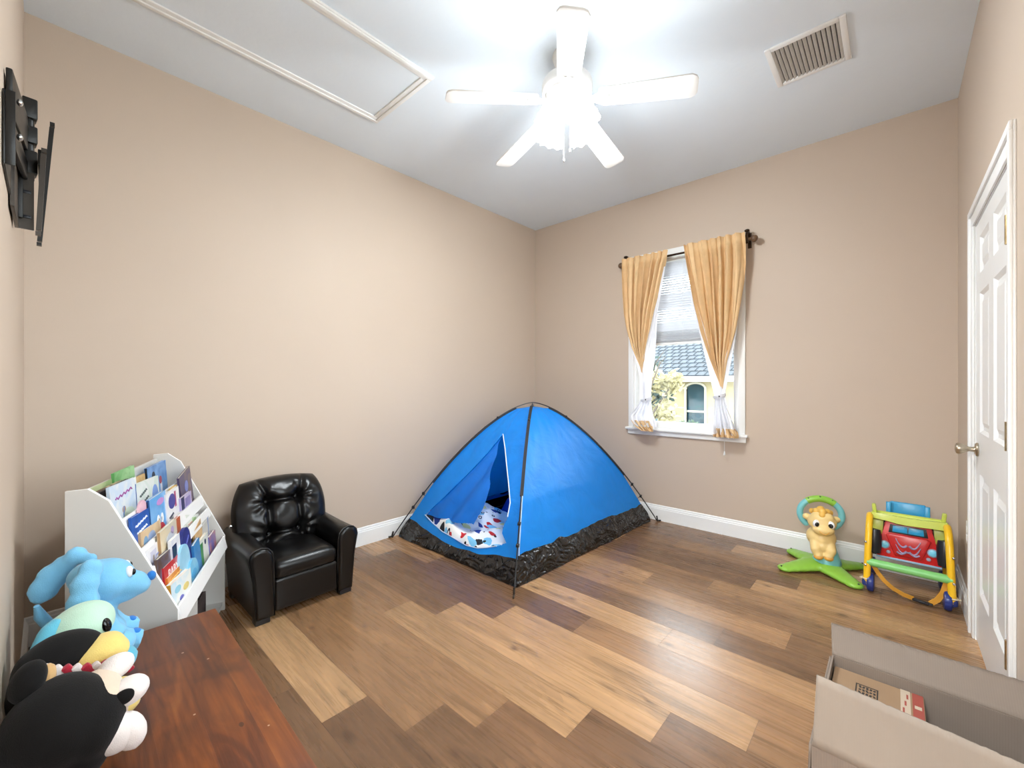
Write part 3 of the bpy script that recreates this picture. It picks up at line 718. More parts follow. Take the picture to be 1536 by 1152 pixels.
def face_pt(a, b, u, h, sag=.035, wr=.008, seed=0.0):
    A, B = corner(a, h), corner(b, h); p = A.lerp(B, u)
    inward = V((TO.x, TO.y, h)) - (corner(a, h) + corner(b, h)) / 2; inward.z = 0
    if inward.length > 1e-6: inward.normalize()
    w = math.sin(PI * u)
    fall = math.sin(PI * min(1, max(0, h / HT)) ** .8)
    q = noise.noise((u * 3 + seed, h * 5, seed)) + .6 * noise.noise((u * 9 + h * 6, h * 4 - u * 7, seed + 5))
    return p + inward * (sag * w * fall) + inward * (wr * q * min(1, 4 * w))
FACES = {'side': ('front', 'right'), 'door': ('left', 'front'), 'far': ('right', 'back'), 'wall': ('back', 'left')}
# ---- door opening in (u, h) of the door face, from the zip line inwards
OPEN = [(0.479, 0.85), (0.641, 0.756), (0.767, 0.639), (0.849, 0.524), (0.894, 0.437), (0.886, 0.352), (0.856, 0.287), (0.851, 0.247), (0.893, 0.201), (0.824, 0.168), (0.754, 0.141), (0.686, 0.119), (0.592, 0.11), (0.462, 0.125), (0.35, 0.136), (0.234, 0.164), (0.117, 0.201)]
FLAP = [(0.479, 0.85), (0.47, 0.794), (0.534, 0.638), (0.588, 0.463), (0.601, 0.338), (0.571, 0.23), (0.474, 0.211), (0.306, 0.204), (0.117, 0.201)]
def inside(poly, x, y):
    r = False; n = len(poly)
    for i in range(n):
        (x1, y1), (x2, y2) = poly[i], poly[(i + 1) % n]
        if (y1 > y) != (y2 > y) and x < (x2 - x1) * (y - y1) / (y2 - y1) + x1: r = not r
    return r
def nearest(poly, x, y):
    best = (9, x, y); n = len(poly)
    for i in range(n):
        (x1, y1), (x2, y2) = poly[i], poly[(i + 1) % n]; dx, dy = x2 - x1, y2 - y1
        t = max(0, min(1, ((x - x1) * dx + (y - y1) * dy) / (dx * dx + dy * dy))); a, b = x1 + t * dx, y1 + t * dy
        d = math.hypot(a - x, b - y)
        if d < best[0]: best = (d, a, b)
    return best
def face_mesh(a, b, h0, h1, nu, nv, hole=None, only=None, fn=None, **k):
    fn = fn or (lambda u, h: face_pt(a, b, u, h, **k))
    poly = hole or only; cu, cv = 1 / nu, (h1 - h0) / nv
    def place(u, v):
        h = lerp(h0, h1, v)
        if poly:
            d, x, y = nearest(poly, u, h)
            if abs(x - u) < cu * .52 and abs(y - h) < cv * .52: u, h = x, y
        return fn(u, h) - TO
    keep = None
    if hole: keep = lambda u, v: not inside(hole, u, lerp(h0, h1, v))
    if only: keep = lambda u, v: inside(only, u, lerp(h0, h1, v))
    return MB().grid(place, nu, nv, keep=keep)
m = face_mesh('left', 'front', .05, HT, 150, 160, hole=OPEN, seed=2.0, wr=.011)
obj('door_panel', m, NYLON, tent, ang=180)
def flap_fn(u, h):
    p = face_pt('left', 'front', u, h, seed=2.0)
    d = max(0, u - lerp(.117, .479, max(0, (h - .2) / .65)))           # distance from the hanging edge
    fold = .018 * math.sin(34 * d + 6 * h) * min(1, d * 8) + .012 * noise.noise((u * 8, h * 7, 3))
    return p + V((0, .012 + fold * .8 + .06 * d, 0))
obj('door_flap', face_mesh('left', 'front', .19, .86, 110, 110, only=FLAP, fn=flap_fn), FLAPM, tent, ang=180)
obj('side_panel', face_mesh('front', 'right', .12, HT, 90, 90, seed=7.0, sag=.03, wr=.007), NYLON, tent, ang=180)
obj('side_panel', face_mesh('back', 'left', .12, HT, 40, 40, seed=4.0), NYLON, tent, ang=180)
obj('back_panel', face_mesh('right', 'back', .12, HT, 40, 40, seed=9.0), NYLON, tent, ang=180)
# top cap
def cap(u, v):
    A = face_pt('left', 'front', u, HT); B = corner('back', HT).lerp(corner('right', HT), u)
    return A.lerp(B, v) + V((0, 0, .016 * math.sin(PI * u) * math.sin(PI * v))) - TO
obj('top_cap', MB().grid(cap, 10, 10), NYLON, tent, ang=180)
# tub groundsheet: the four black skirts and the floor
m = MB()
for a, b in FACES.values():
    def sk(u, v, a=a, b=b):
        top = (.146 - .07 * math.sin(PI * u) ** 1.3 if a == 'left' else TUBH) + .008 * noise.noise((u * 9, 3, len(a)))
        h = lerp(.004, top, v)
        p = face_pt(a, b, u, h, sag=.035 * v + .006, wr=.011, seed=2.0 if a == 'left' else 7.0)
        bulge = (p - TO); bulge.z = 0; bulge.normalize()
        return p + bulge * (.010 * math.sin(PI * v) + .004) + bulge * .006 * noise.noise((u * 16, v * 3 + u * 5, 2)) - TO
    m.grid(sk, 90, 14)
m.face([at(c, BASE[c] - .005, .005) - TO for c in ('left', 'front', 'right', 'back')])
obj('groundsheet', m, TUB, tent, ang=180)
# poles, sleeves, clips, feet
POLE = M('black fibreglass pole', rgb(24, 24, 26), .35)
for A, B in (('front', 'back'), ('left', 'right')):
    pts = [at(A, s / 40, pole_h(s / 40)) - TO for s in range(40, -1, -1)] + [at(B, s / 40, pole_h(s / 40)) - TO for s in range(1, 41)]
    if A == 'left': pts = [p + V((0, 0, .009 * max(0, 1 - p.to_2d().length * 2))) for p in pts]
    pl = obj('pole', MB().tube(pts, .0045, 8), POLE, tent)
    for c in (A, B):
        d = (FEET[c] - TO).normalized()
        m = MB(); b0 = at(c, 1, 0) - TO
        m.tube([b0 + V((0, 0, .05)) - d * .008, b0 + V((0, 0, .012)), b0 + d * .018 + V((0, 0, .007)), b0 + d * .03 + V((0, 0, .007))], .0065, 8)
        m.tube([b0 - d * .02 + V((0, 0, .02)) + V((.0, 0, 0)), b0 + V((0, 0, .006)) + d * .01, b0 + d * .02 + V((0, 0, .012))], .003, 6)
        obj('pole_foot', m, DARKM if c == 'front' else POLE, pl)
        m = MB()
        sl = [at(c, s, pole_h(s)) - TO - d * .006 for s in [(.13 if c != 'front' else .09) + i * (.60 / 24) for i in range(25)]]
        m.tube(sl, .012, 8, sq=(.011, .008))
        obj('pole_sleeve', m, M('black sleeve cloth', rgb(34, 34, 38), .7), tent)
        for s in (.26, .79, .86):
            m = MB(); p = at(c, s, pole_h(s)) - TO; m.cbox(p, (.02, .02, .022), (.3, .2, .4), .003)
            if s > .7: m.tube([p, corner(c, max(.02, pole_h(s) - .02)) - TO], .002, 5)
            obj('clip', m, POLE, tent)
# piping along the front edge and zip tape along the opening
PIPE = M('pale seam piping', rgb(176, 200, 226), .5)
obj('seam_piping', MB().tube([corner('front', h) - TO + V((.009, -.002, .004)) for h in [TUBH + (HT - TUBH) * i / 30 for i in range(31)]], .004, 6), PIPE, tent)
zp = [face_pt('left', 'front', u, h, seed=2.0, wr=.011) - TO + V((0, -.004, 0)) for u, h in OPEN]
obj('zip', MB().tube(zp[:6], .004, 6), M('white zip tape', rgb(222, 226, 232), .6), tent)
obj('zip', MB().tube(zp[9:], .0035, 6), M('pale blue zip tape', rgb(196, 214, 234), .6), tent)
# ---- bedding inside
def print_mat():
    t = NT('white cloth printed with little vehicles'); co = t.coords((1, 1, 0))
    base = rgb(238, 236, 232)
    def cells(scale, thr, seed):
        v = t.n('ShaderNodeTexVoronoi', feature='F1'); v.inputs['Scale'].default_value = scale
        mp = t.n('ShaderNodeMapping'); mp.inputs['Location'].default_value = (seed, seed * .7, 0); mp.inputs['Scale'].default_value = (1, 1.5, 1)
        t.l(co, mp.inputs[0]); nz = t.n('ShaderNodeTexNoise'); nz.inputs['Scale'].default_value = 14; t.l(mp.outputs[0], nz.inputs['Vector'])
        ad = t.n('ShaderNodeVectorMath', operation='MULTIPLY_ADD'); t.l(nz.outputs['Color'], ad.inputs[0]); ad.inputs[1].default_value = (.07, .07, 0); t.l(mp.outputs[0], ad.inputs[2])
        t.l(ad.outputs[0], v.inputs['Vector'])
        sp = t.n('ShaderNodeSeparateColor'); t.l(v.outputs['Color'], sp.inputs[0])
        return t.math('LESS_THAN', v.outputs['Distance'], thr), sp.outputs
    mk, cs = cells(11, .46, 3.3)
    cr = t.n('ShaderNodeValToRGB'); cr.color_ramp.interpolation = 'CONSTANT'; e = cr.color_ramp.elements
    for p, c in ((.0, rgb(26, 26, 30)), (.22, rgb(196, 36, 40)), (.42, rgb(232, 222, 150)), (.58, rgb(120, 186, 220)), (.74, rgb(238, 236, 232)), (.88, rgb(30, 60, 140))):
        q = e.new(p) if p > 0 else e[0]; q.position = p; q.color = c
    e[-1].color = rgb(34, 34, 40); t.l(cs[0], cr.inputs[0])
    col = t.mix(mk, base, cr.outputs[0])
    v2 = t.n('ShaderNodeTexVoronoi', feature='F1'); v2.inputs['Scale'].default_value = 13; t.l(co, v2.inputs['Vector'])
    ringm = t.math('MULTIPLY', t.math('LESS_THAN', v2.outputs['Distance'], .19), t.math('GREATER_THAN', v2.outputs['Distance'], .0))
    col = t.mix(ringm, col, rgb(24, 24, 26))
    col = t.mix(t.math('LESS_THAN', v2.outputs['Distance'], .10), col, rgb(236, 236, 234))
    b = t.bsdf(Base_Color=col, Roughness=.85); t.l(t.bump(t.noise(co, 12, 3), .25, .01), b.inputs['Normal']); return t.mat
def hump(x, y):
    e = smooth(.12, .26, x) * smooth(1.28, 1.12, x) * smooth(2.08, 2.16, y) * smooth(2.92, 2.7, y)
    return .014 + e * (.15 + .05 * math.sin(3.4 * x + 1) + .045 * noise.noise((x * 5, y * 5, 1)) + .02 * noise.noise((x * 14, y * 12, 4)))
bk = obj('blanket', MB().grid(lambda u, v: (lerp(.13, 1.24, u), lerp(2.10, 2.9, v), hump(lerp(.13, 1.24, u), lerp(2.10, 2.9, v))), 90, 70), print_mat(), ang=180)
tag(bk, 'white blanket printed with red, black and yellow vehicles, rumpled inside the tent door', 'blanket')
def pad(u, v):
    x, y = lerp(.24, 1.18, u), lerp(2.95, 3.6, v)
    e = smooth(0, .12, u) * smooth(1, .88, u) * smooth(0, .15, v) * smooth(1, .85, v)
    return (x, y, .016 + e * (.16 + .04 * noise.noise((x * 6, y * 6, 8))))
bk = obj('sleeping_bag', MB().grid(pad, 50, 40), M('royal blue bedding', rgb(28, 74, 186), .7, bump=.3, bscale=9, bdist=.02), ang=180)
tag(bk, 'royal blue bedding bunched behind the printed blanket in the tent', 'bedding')
# ------------------------------------------------------------------ child recliner
ch = thing('armchair', 'small black tufted leatherette recliner against the left wall', 'armchair', (.38, 1.058, 0))
LX = .27       # front face at local x = .27 ; width along y
def arm(sy):
    # section in (y, z), swept along x; sy=-1 for the near arm
    sec = [(.0, .03), (.088, .03), (.094, .12), (.104, .24), (.118, .315), (.124, .345), (.118, .375), (.098, .395), (.066, .402), (.034, .395), (.012, .372), (.004, .33), (.002, .2)]
    m = MB(); xs = [(-.24, 0), (-.2, .0), (.1, .0), (.2, .0), (.245, .0), (.262, .004), (.27, .012), (.271, .024)]
    rings = []
    cy, cz = .06, .2
    for x, ins in xs:
        k = 1 - ins / .06; kz = 1 - ins / .2
        drop = .012 * smooth(-.1, -.24, x)
        rings.append([m.bm.verts.new((x, sy * (.171 + (cy + (y - cy) * k)) , cz + (z - cz) * kz + drop * (z > .2))) for y, z in sec])
    n = len(sec)
    for A, B in zip(rings, rings[1:]):
        for i in range(n): m.bm.faces.new((A[i], A[(i+1) % n], B[(i+1) % n], B[i]))
    m.bm.faces.new(rings[0]); m.bm.faces.new(rings[-1][::-1])
    o = obj('armrest', m, LEATH, ch, ang=60)
    q = MB(); ring = [(.2585, sy * (.171 + cy + (y - cy) * 1.0), cz + (z - cz) * 1.0) for y, z in sec]
    q.tube(ring, .0035, 6, closed=True); obj('welt', q, LEATH2, o)
arm(-1); arm(1)
# seat cushion with a soft crowned front
def cushion(x0, x1, y0, y1, z0, z1, crown=.02, r=.03):
    m = MB(); m.box(x0, x1, y0, y1, z0, z1, r, seg=4)
    bmesh.ops.subdivide_edges(m.bm, edges=[e for e in m.bm.edges if e.calc_length() > .08], cuts=8, use_grid_fill=True)
    cx, cy, cz = (x0 + x1) / 2, (y0 + y1) / 2, (z0 + z1) / 2
    for v in m.bm.verts:
        u = (v.co.x - cx) / (x1 - x0) * 2; w = (v.co.y - cy) / (y1 - y0) * 2; h = (v.co.z - cz) / (z1 - z0) * 2
        b = max(0, 1 - w * w) ** .5
        if h > .2: v.co.z += crown * b * max(0, 1 - u ** 4) ** .5 * h
        if u > .6: v.co.x += crown * .6 * b * max(0, 1 - h * h)
    return m
obj('seat', cushion(-.16, .262, -.171, .171, .205, .30, .018, .03), LEATH, ch, ang=180)
obj('footrest_panel', cushion(.20, .262, -.171, .171, .045, .212, .006, .014), LEATH, ch, ang=180)
obj('seat_base', MB().box(-.24, .2, -.172, .172, .05, .21, .01), LEATH2, ch)
# back cushion: rounded outline, button tufting 2 x 2 and creases between the buttons
BTN = [(-.085, .065), (.085, .065), (-.085, -.125), (.085, -.125)]
def back_pt(u, v, front):
    a, b = 2 * u - 1, 2 * v - 1
    hw, hh = .268, .215
    # square to squircle, rounder at the top corners
    e = .36 if b > 0 else .16
    y = a * hw * math.sqrt(max(0, 1 - e * b * b)); z = b * hh * math.sqrt(max(0, 1 - (e * .55 if b > 0 else .1) * a * a))
    edge = (max(0, 1 - abs(a) ** 3.2) * max(0, 1 - abs(b) ** 3.2)) ** .42
    if front:
        t = .105 * edge
        for by, bz in BTN:
            d = math.hypot(y - by, z - bz); t -= .062 * math.exp(-(d / .036) ** 2)
            an = math.atan2(z - bz, y - by)
            out = max(0, min(1, ((y * by > 0) * abs(y) - abs(by)) / .02 + (abs(z - bz) / .05 if z * (1 if bz > 0 else -1) > bz * (1 if bz > 0 else -1) else 0)))
            t -= .010 * math.exp(-((d - .06) / .045) ** 2) * (.5 + .5 * math.cos(9 * an + by * 40)) * out
        for (p, q) in ((0, 1), (2, 3), (0, 2), (1, 3)):
            (y1, z1), (y2, z2) = BTN[p], BTN[q]; dx, dz = y2 - y1, z2 - z1
            s = max(0, min(1, ((y - y1) * dx + (z - z1) * dz) / (dx * dx + dz * dz))); d = math.hypot(y1 + s * dx - y, z1 + s * dz - z)
            t -= .03 * math.exp(-(d / .015) ** 2)
        for by, bz in BTN:                      # creases running out to the rim
            for ang in ((.5, ) if bz > 0 else (-.55,)):
                sx = 1 if by > 0 else -1
                for dirv in ((sx * math.cos(1.25 * (1 if bz > 0 else -1)), math.sin(1.25 * (1 if bz > 0 else -1))),):
                    w = (y - by) * dirv[0] + (z - bz) * dirv[1]
                    if w > 0:
                        d = abs(-(y - by) * dirv[1] + (z - bz) * dirv[0]); t -= .028 * math.exp(-(d / .013) ** 2) * smooth(.3, .0, w)
        t = max(t, .012 * edge)
        t += .004 * noise.noise((y * 22, z * 22, 1)) * edge
    else: t = -.045 * edge
    return V((t, y, z))
m = MB()
m.grid(lambda u, v: back_pt(u, v, True), 72, 64); m.grid(lambda u, v: back_pt(u, v, False), 36, 32)
bk = obj('backrest', m, LEATH, ch, ang=180)
bk.location = (-.15, 0, .472); bk.rotation_euler = (0, math.radians(-14), 0)
for by, bz in BTN:
    p = back_pt(.5 + by / .268 / 2, .5 + bz / .215 / 2, True)
    obj('button', MB().sph((p.x + .004, by, bz), (.005, .009, .009), seg=12, rings=8), LEATH, bk)
for x in (-.2, .225):
    for y in (-.225, .225): obj('foot', MB().cbox((x, y, .02), (.06, .07, .04), bev=.004), T_BLK, ch)
obj('recline_knob', MB().lathe([(0, 0), (.009, 0), (.009, .01), (0, .012)], (-.13, -.27, .44), (PI / 2, 0, 0), 12), STEEL, ch)
# ------------------------------------------------------------------ wooden toy chest below the television bracket
cz = .42
cst = thing('toy_chest', 'stained pine chest with soft toys along its back, in the foreground', 'chest', (1.72, .245, 0), math.radians(-1.6))
obj('lid', MB().box(-.532, .532, -.236, .238, cz - .028, cz, .003), CHEST, cst)
m = MB(); m.box(-.515, .515, -.225, .215, .03, cz - .028)
obj('body', m, CHEST, cst)
m = MB(); m.box(-.522, .522, -.228, .222, .0, .05, .004)
obj('plinth', m, CHEST, cst)
for x in (-.3, .3): obj('hinge', MB().tube([(x - .03, -.231, cz - .03), (x + .03, -.231, cz - .03)], .005, 8), BRASS, cst)
# ------------------------------------------------------------------ diagonal sling bookcase and its books
ang_w = math.atan2(.3992, -.9169)                 # direction of the shelf width in the room
BC = (1.084, .404)                                # near front foot of the case
bc = thing('bookcase', 'white open fronted bookcase across the corner, full of picture books', 'bookcase', (BC[0], BC[1], 0), ang_w)
# local axes: x along the width (0 .. .855, away from the camera), y to the BACK after the turn
W_, D_ = .855, .316
# turned frame: +x = width, so front (towards the room) is local -y
def side(x0, x1, name='side_panel'):
    prof = [(0, 0), (0, .412), (.20, .843), (.256, .890), (.316, .887), (.316, 0)]      # (depth, z)
    m = MB(); m.prism(prof, x0, x1, Matrix(((0, 0, 1, 0), (1, 0, 0, 0), (0, 1, 0, 0), (0, 0, 0, 1))), 0, .0012)
    for f in m.bm.faces:
        f.normal_update()
    o = obj(name, m, [SHELFW, SHELFE], bc, flat=True)
    for p in o.data.polygons:
        if abs(p.normal.x) < .5: p.material_index = 1
    return o
side(0, .015); side(W_ - .015, W_)
obj('back_panel', MB().box(.015, W_ - .015, .298, .308, .03, .868, .002), SHELFW, bc)
LIPS = [(.166, .770, .06), (.112, .653, .06), (.080, .580, .05), (.006, .412, .068)]       # depth, top z, height
for i, (d, z, hgt) in enumerate(LIPS):
    m = MB(); a = math.radians(-12)
    m.box(.015, W_ - .015, -.005, .005, -hgt, 0, .0015, M=Matrix.Translation((0, d, z)) @ Matrix.Rotation(a, 4, 'X'))
    obj('front_lip', m, [SHELFE], bc, flat=True)
    m = MB(); m.box(.015, W_ - .015, d - .002 + .012, d + .10 if i not in (0, 2) else (.298 if i == 0 else .108), z - hgt - .012, z - hgt, .001)
    obj('tier_shelf', m, SHELFW, bc, flat=True)
obj('divider', MB().box(.40, .414, .03, .298, .03, .325, .001), SHELFW, bc, flat=True)
obj('bottom_shelf', MB().box(.015, W_ - .015, .01, .298, .03, .045, .001), SHELFW, bc, flat=True)
obj('plinth', MB().box(.015, W_ - .015, .02, .034, .0, .03), SHELFW, bc, flat=True)
# wire sign tags clipped on the lips
RotW = Matrix.Rotation(ang_w, 4, 'Z')
def bw(x, d, z): return V((BC[0], BC[1], 0)) + RotW @ V((x, d, z))

INKS = {}
def ink(c):
    if c not in INKS: INKS[c] = M('cover ink %d %d %d' % c, rgb(*c), .4, var=.05, vscale=20)
    return INKS[c]
def cover_mat(c1, c2, seed):
    t = NT('printed cover'); co = t.coords((1, 1, 1))
    mp = t.n('ShaderNodeMapping'); mp.inputs['Location'].default_value = (seed, seed * 1.3, 0); t.l(co, mp.inputs[0])
    n1 = t.noise(mp.outputs[0], 11, 3, .5, 1.0)
    b = t.bsdf(Base_Color=t.ramp(n1, [(.40, rgb(*c1)), (.62, rgb(*c2))]), Roughness=.32); return t.mat
BOOKN = [0]
def book(label, x, d, ztop, w, h, t, c1, c2, roll=0, lean=4, art=(), yaw=0, spine=None, rounded=False):
    """x,ztop: near upper corner of the cover in the shelf frame; art: (kind, u, v, su, sv, colour)"""
    BOOKN[0] += 1
    o = tag(bpy.data.objects.new('picture_book', None), label, 'book', 'picture books in the bookcase'); COL.objects.link(o)
    o.parent = None
    # book frame: x along the width, z up the cover, -y faces the room; origin at the bottom middle
    R = RotW @ Matrix.Rotation(math.radians(yaw), 4, 'Z') @ Matrix.Rotation(math.radians(-lean), 4, 'X') @ Matrix.Rotation(math.radians(roll), 4, 'Y')
    top = bw(x, d, ztop)
    org = top - (R @ V((-w / 2, 0, h)))
    o.matrix_world = Matrix.Translation(org) @ R
    m = MB()
    if rounded:
        poly = [(-w/2, 0), (w/2, 0)] + [(w/2 * math.cos(a), h - w/2 + w/2 * math.sin(a)) for a in [PI * i / 12 for i in range(13)]]
        MX = Matrix(((1, 0, 0, 0), (0, 0, 1, 0), (0, 1, 0, 0), (0, 0, 0, 1)))
        m.prism(poly, 0, t, MX, 0, .001)
    else:
        m.box(-w/2, w/2, 0, .0016, 0, h).box(-w/2, w/2, t - .0016, t, 0, h).box(-w/2, -w/2 + .0018, .0016, t - .0016, 0, h, m=1)
    mats = [cover_mat(c1, c2, BOOKN[0] * 1.7), ink(spine or c1)]
    for a in art:
        k, u, v, su, sv, c = a; mats.append(ink(c)); mi = len(mats) - 1
        cx, cz_ = (u - .5) * w, v * h
        if k == 'rect': m.box(cx - su * w / 2, cx + su * w / 2, -.0006, .0, cz_ - sv * h / 2, cz_ + sv * h / 2, m=mi)
        elif k == 'oval':
            m.prism([(cx + su * w / 2 * math.cos(2*PI*i/18), cz_ + sv * h / 2 * math.sin(2*PI*i/18)) for i in range(18)], -.0008, 0, Matrix(((1, 0, 0, 0), (0, 0, 1, 0), (0, 1, 0, 0), (0, 0, 0, 1))), mi)
        elif k == 'line':
            m.tube([(cx + su * w * (i / 14 - .5), -.0006, cz_ + .02 * h * math.sin(i * 2.1) + sv * h * (i / 14 - .5)) for i in range(15)], .0028, 5, m=mi)
        elif k == 'BABY':
            m.text('BABY', .045 * su, Matrix.Translation((cx, -.0008, cz_)) @ Matrix.Rotation(PI / 2, 4, 'X'), mi)
    obj('cover', m, mats, o, flat=True)
    if not rounded:
        obj('pages', MB().box(-w/2 + .002, w/2 - .003, .0017, t - .0017, .003, h - .003), PAGE, o, flat=True)
    return o
# -- back tier
book('thin pale green picture book, hindmost at the near end of the top tier', .03, .285, .872, .30, .24, .008, (150, 172, 118), (196, 206, 160))
book('thin brown and cream picture book behind the white titled one on the top tier', .028, .262, .862, .27, .23, .008, (120, 92, 72), (214, 196, 160))
book('green topped picture book in the middle of the top tier, behind the tan one', .27, .278, .895, .2, .26, .010, (92, 160, 90), (150, 198, 140))
book('dark spined picture book directly behind the white titled one on the top tier', .026, .238, .868, .26, .23, .008, (48, 44, 52), (70, 62, 66))
book('large pale blue picture book with curling purple title, near end of top tier', .040, .212, .882, .24, .26, .010, (196, 212, 228), (222, 226, 226), roll=2,
     art=(('line', .48, .83, .62, .07, (150, 70, 140)), ('oval', .62, .45, .5, .3, (206, 220, 200)), ('line', .4, .45, .1, .42, (90, 120, 170)), ('oval', .45, .6, .12, .1, (176, 136, 104))))
book('tan picture book with only its top edge showing behind the pale striped one', .315, .232, .858, .13, .22, .008, (192, 158, 104), (206, 178, 128))
book('pale green picture book with dark stripes, middle of the top tier', .265, .205, .846, .25, .22, .010, (206, 218, 206), (226, 228, 224), roll=3, spine=(60, 90, 150),
     art=(('line', .25, .78, .3, .10, (70, 80, 80)), ('line', .3, .62, .34, .12, (80, 90, 90)), ('oval', .8, .6, .3, .5, (120, 150, 206)), ('oval', .6, .3, .2, .16, (214, 160, 140))))
book('blue picture book with dark figure and red shape, far end of top tier', .55, .255, .862, .255, .25, .012, (72, 126, 190), (120, 168, 216), spine=(30, 34, 44),
     art=(('oval', .28, .76, .18, .26, (22, 40, 62)), ('oval', .62, .66, .14, .16, (170, 60, 80)), ('rect', .64, .5, .1, .2, (226, 226, 232)), ('rect', .5, .1, 1, .2, (40, 70, 120))))
# -- second tier
book('royal blue picture book with white strokes, near end of the second tier', .020, .142, .768, .165, .17, .010, (34, 84, 168), (46, 100, 186), roll=2,
     art=(('line', .5, .8, .7, .10, (236, 240, 248)), ('line', .52, .62, .6, .08, (236, 240, 248)), ('oval', .55, .38, .3, .2, (214, 120, 90)), ('oval', .5, .34, .5, .1, (220, 228, 240))))
book('small pink rounded picture book peeping above the royal blue one', .11, .150, .802, .08, .16, .009, (222, 170, 186), (232, 190, 200), rounded=True)
book('dark navy spined picture book between the royal blue and the sky blue ones', .182, .146, .785, .02, .18, .02, (28, 34, 66), (34, 40, 78))
book('sky blue picture book with red blob and white dots in the second tier', .190, .140, .790, .185, .205, .012, (96, 164, 222), (130, 182, 232), spine=(40, 90, 150),
     art=(('oval', .55, .24, .5, .34, (196, 34, 52)), ('oval', .42, .50, .17, .2, (244, 244, 246)), ('oval', .66, .49, .17, .2, (244, 244, 246)), ('oval', .45, .48, .06, .1, (20, 20, 24)), ('oval', .62, .47, .06, .1, (20, 20, 24)), ('oval', .62, .84, .46, .14, (196, 140, 206))))
book('white picture book with purple oval, right of the sky blue second tier one', .355, .134, .772, .185, .17, .010, (230, 228, 230), (238, 236, 236),
     art=(('oval', .42, .72, .5, .4, (70, 70, 150)), ('rect', .68, .72, .12, .42, (172, 60, 110)), ('line', .3, .36, .3, .06, (50, 50, 70)), ('line', .5, .22, .5, .05, (140, 120, 140))))
book('yellow cornered picture book just behind the white arch one', .47, .145, .775, .09, .18, .008, (214, 176, 90), (222, 190, 120))
book('dark plum picture book leaning at the far end of the second tier', .575, .140, .800, .19, .19, .010, (70, 62, 104), (110, 92, 92), roll=-9, art=(('oval', .5, .6, .3, .3, (120, 130, 190)),))
book('small navy and lavender picture book in front of the plum one', .525, .120, .712, .17, .10, .010, (168, 156, 200), (196, 186, 214), art=(('rect', .14, .5, .28, 1, (38, 46, 96)), ('rect', .6, .6, .5, .5, (140, 128, 180))))
book('tan picture book with blue patch, low at near end of second tier', .060, .128, .700, .21, .10, .012, (206, 172, 130), (222, 196, 156), roll=3, art=(('oval', .5, .5, .4, .6, (150, 170, 206)), ('oval', .2, .5, .2, .5, (120, 156, 190))))
# -- third tier
book('white paged book with a pale printed panel, near end of the third tier', .020, .098, .640, .2, .12, .008, (230, 228, 232), (238, 236, 238), art=(('rect', .3, .5, .3, .7, (206, 204, 220)), ('line', .66, .66, .5, .1, (150, 156, 200)), ('rect', .3, .5, .08, .4, (210, 180, 120))))
book('cream picture book with tan edges, third tier right of the white paged one', .125, .088, .672, .2, .16, .012, (226, 208, 172), (206, 196, 176), spine=(176, 136, 92), art=(('oval', .55, .6, .5, .4, (196, 200, 206)), ('oval', .7, .8, .2, .2, (180, 160, 200))))
book('small orange red picture book between the cream and the pale green ones', .352, .096, .660, .06, .16, .010, (184, 84, 52), (196, 100, 64), spine=(70, 36, 28))
book('white and pale green picture book leaning at the far end of the third tier', .52, .100, .632, .22, .14, .008, (222, 226, 214), (232, 232, 226), roll=14, art=(('rect', .62, .6, .3, .6, (168, 196, 146)), ('line', .3, .7, .3, .1, (200, 160, 150))))
book('white scrapbook with a grey grid at the middle of the third tier', .40, .110, .668, .13, .14, .006, (226, 222, 220), (236, 232, 230), roll=6, art=(('line', .5, .8, .7, .02, (120, 120, 130)), ('line', .5, .65, .7, .02, (120, 120, 130))))
# -- front tier
book('dark brown and blue picture book at near end, behind the red one', .025, .068, .600, .17, .16, .012, (96, 72, 62), (110, 116, 150), roll=4)
book('white picture book with navy badge, left of the rounded navy one', .165, .064, .622, .11, .2, .012, (226, 228, 236), (236, 236, 240), art=(('rect', .3, .72, .5, .3, (34, 52, 96)), ('rect', .3, .72, .2, .2, (80, 140, 150))))
book('navy round topped board book standing in the middle of the front tier', .29, .062, .618, .13, .22, .014, (38, 46, 116), (52, 60, 140), rounded=True, art=(('line', .5, .7, .5, .2, (90, 100, 180)),))
book('red picture book lettered BABY at the near end of the front tier', .058, .058, .553, .20, .16, .012, (190, 44, 50), (202, 60, 60), roll=3, art=(('BABY', .52, .74, 1.15, 1, (244, 236, 232)), ('rect', .5, .1, 1, .2, (150, 24, 34))))
book('dark red picture book lying half hidden below the one lettered BABY', .015, .048, .470, .12, .10, .010, (150, 30, 44), (170, 44, 56))
book('orange picture book in front of the one lettered BABY', .062, .047, .512, .17, .14, .012, (214, 122, 50), (230, 160, 80), roll=4, art=(('line', .5, .85, .9, .02, (246, 200, 120)),))
book('light blue mitten shaped soft book in the front tier, right of the orange one', .205, .050, .566, .15, .18, .014, (150, 206, 232), (176, 220, 240), rounded=True)
book('second light blue soft book, lower and right of the mitten shaped one', .28, .034, .475, .15, .13, .014, (140, 200, 228), (110, 186, 222), rounded=True, art=(('oval', .5, .5, .5, .3, (90, 170, 214)),))
book('mid blue picture book leaning in the front tier beside the green barred one', .405, .044, .515, .10, .16, .010, (60, 130, 190), (80, 150, 206), roll=-6)
book('white picture book with a green bar in the front tier, third from the far end', .475, .044, .498, .19, .17, .012, (222, 226, 214), (232, 232, 226), spine=(90, 150, 110), art=(('rect', .3, .5, .3, .8, (58, 134, 76)), ('oval', .7, .82, .14, .16, (30, 50, 90))))
book('tan board book with a peaked corner, behind the green barred one in the front tier', .52, .068, .548, .13, .2, .010, (206, 164, 112), (216, 180, 132), roll=-12)
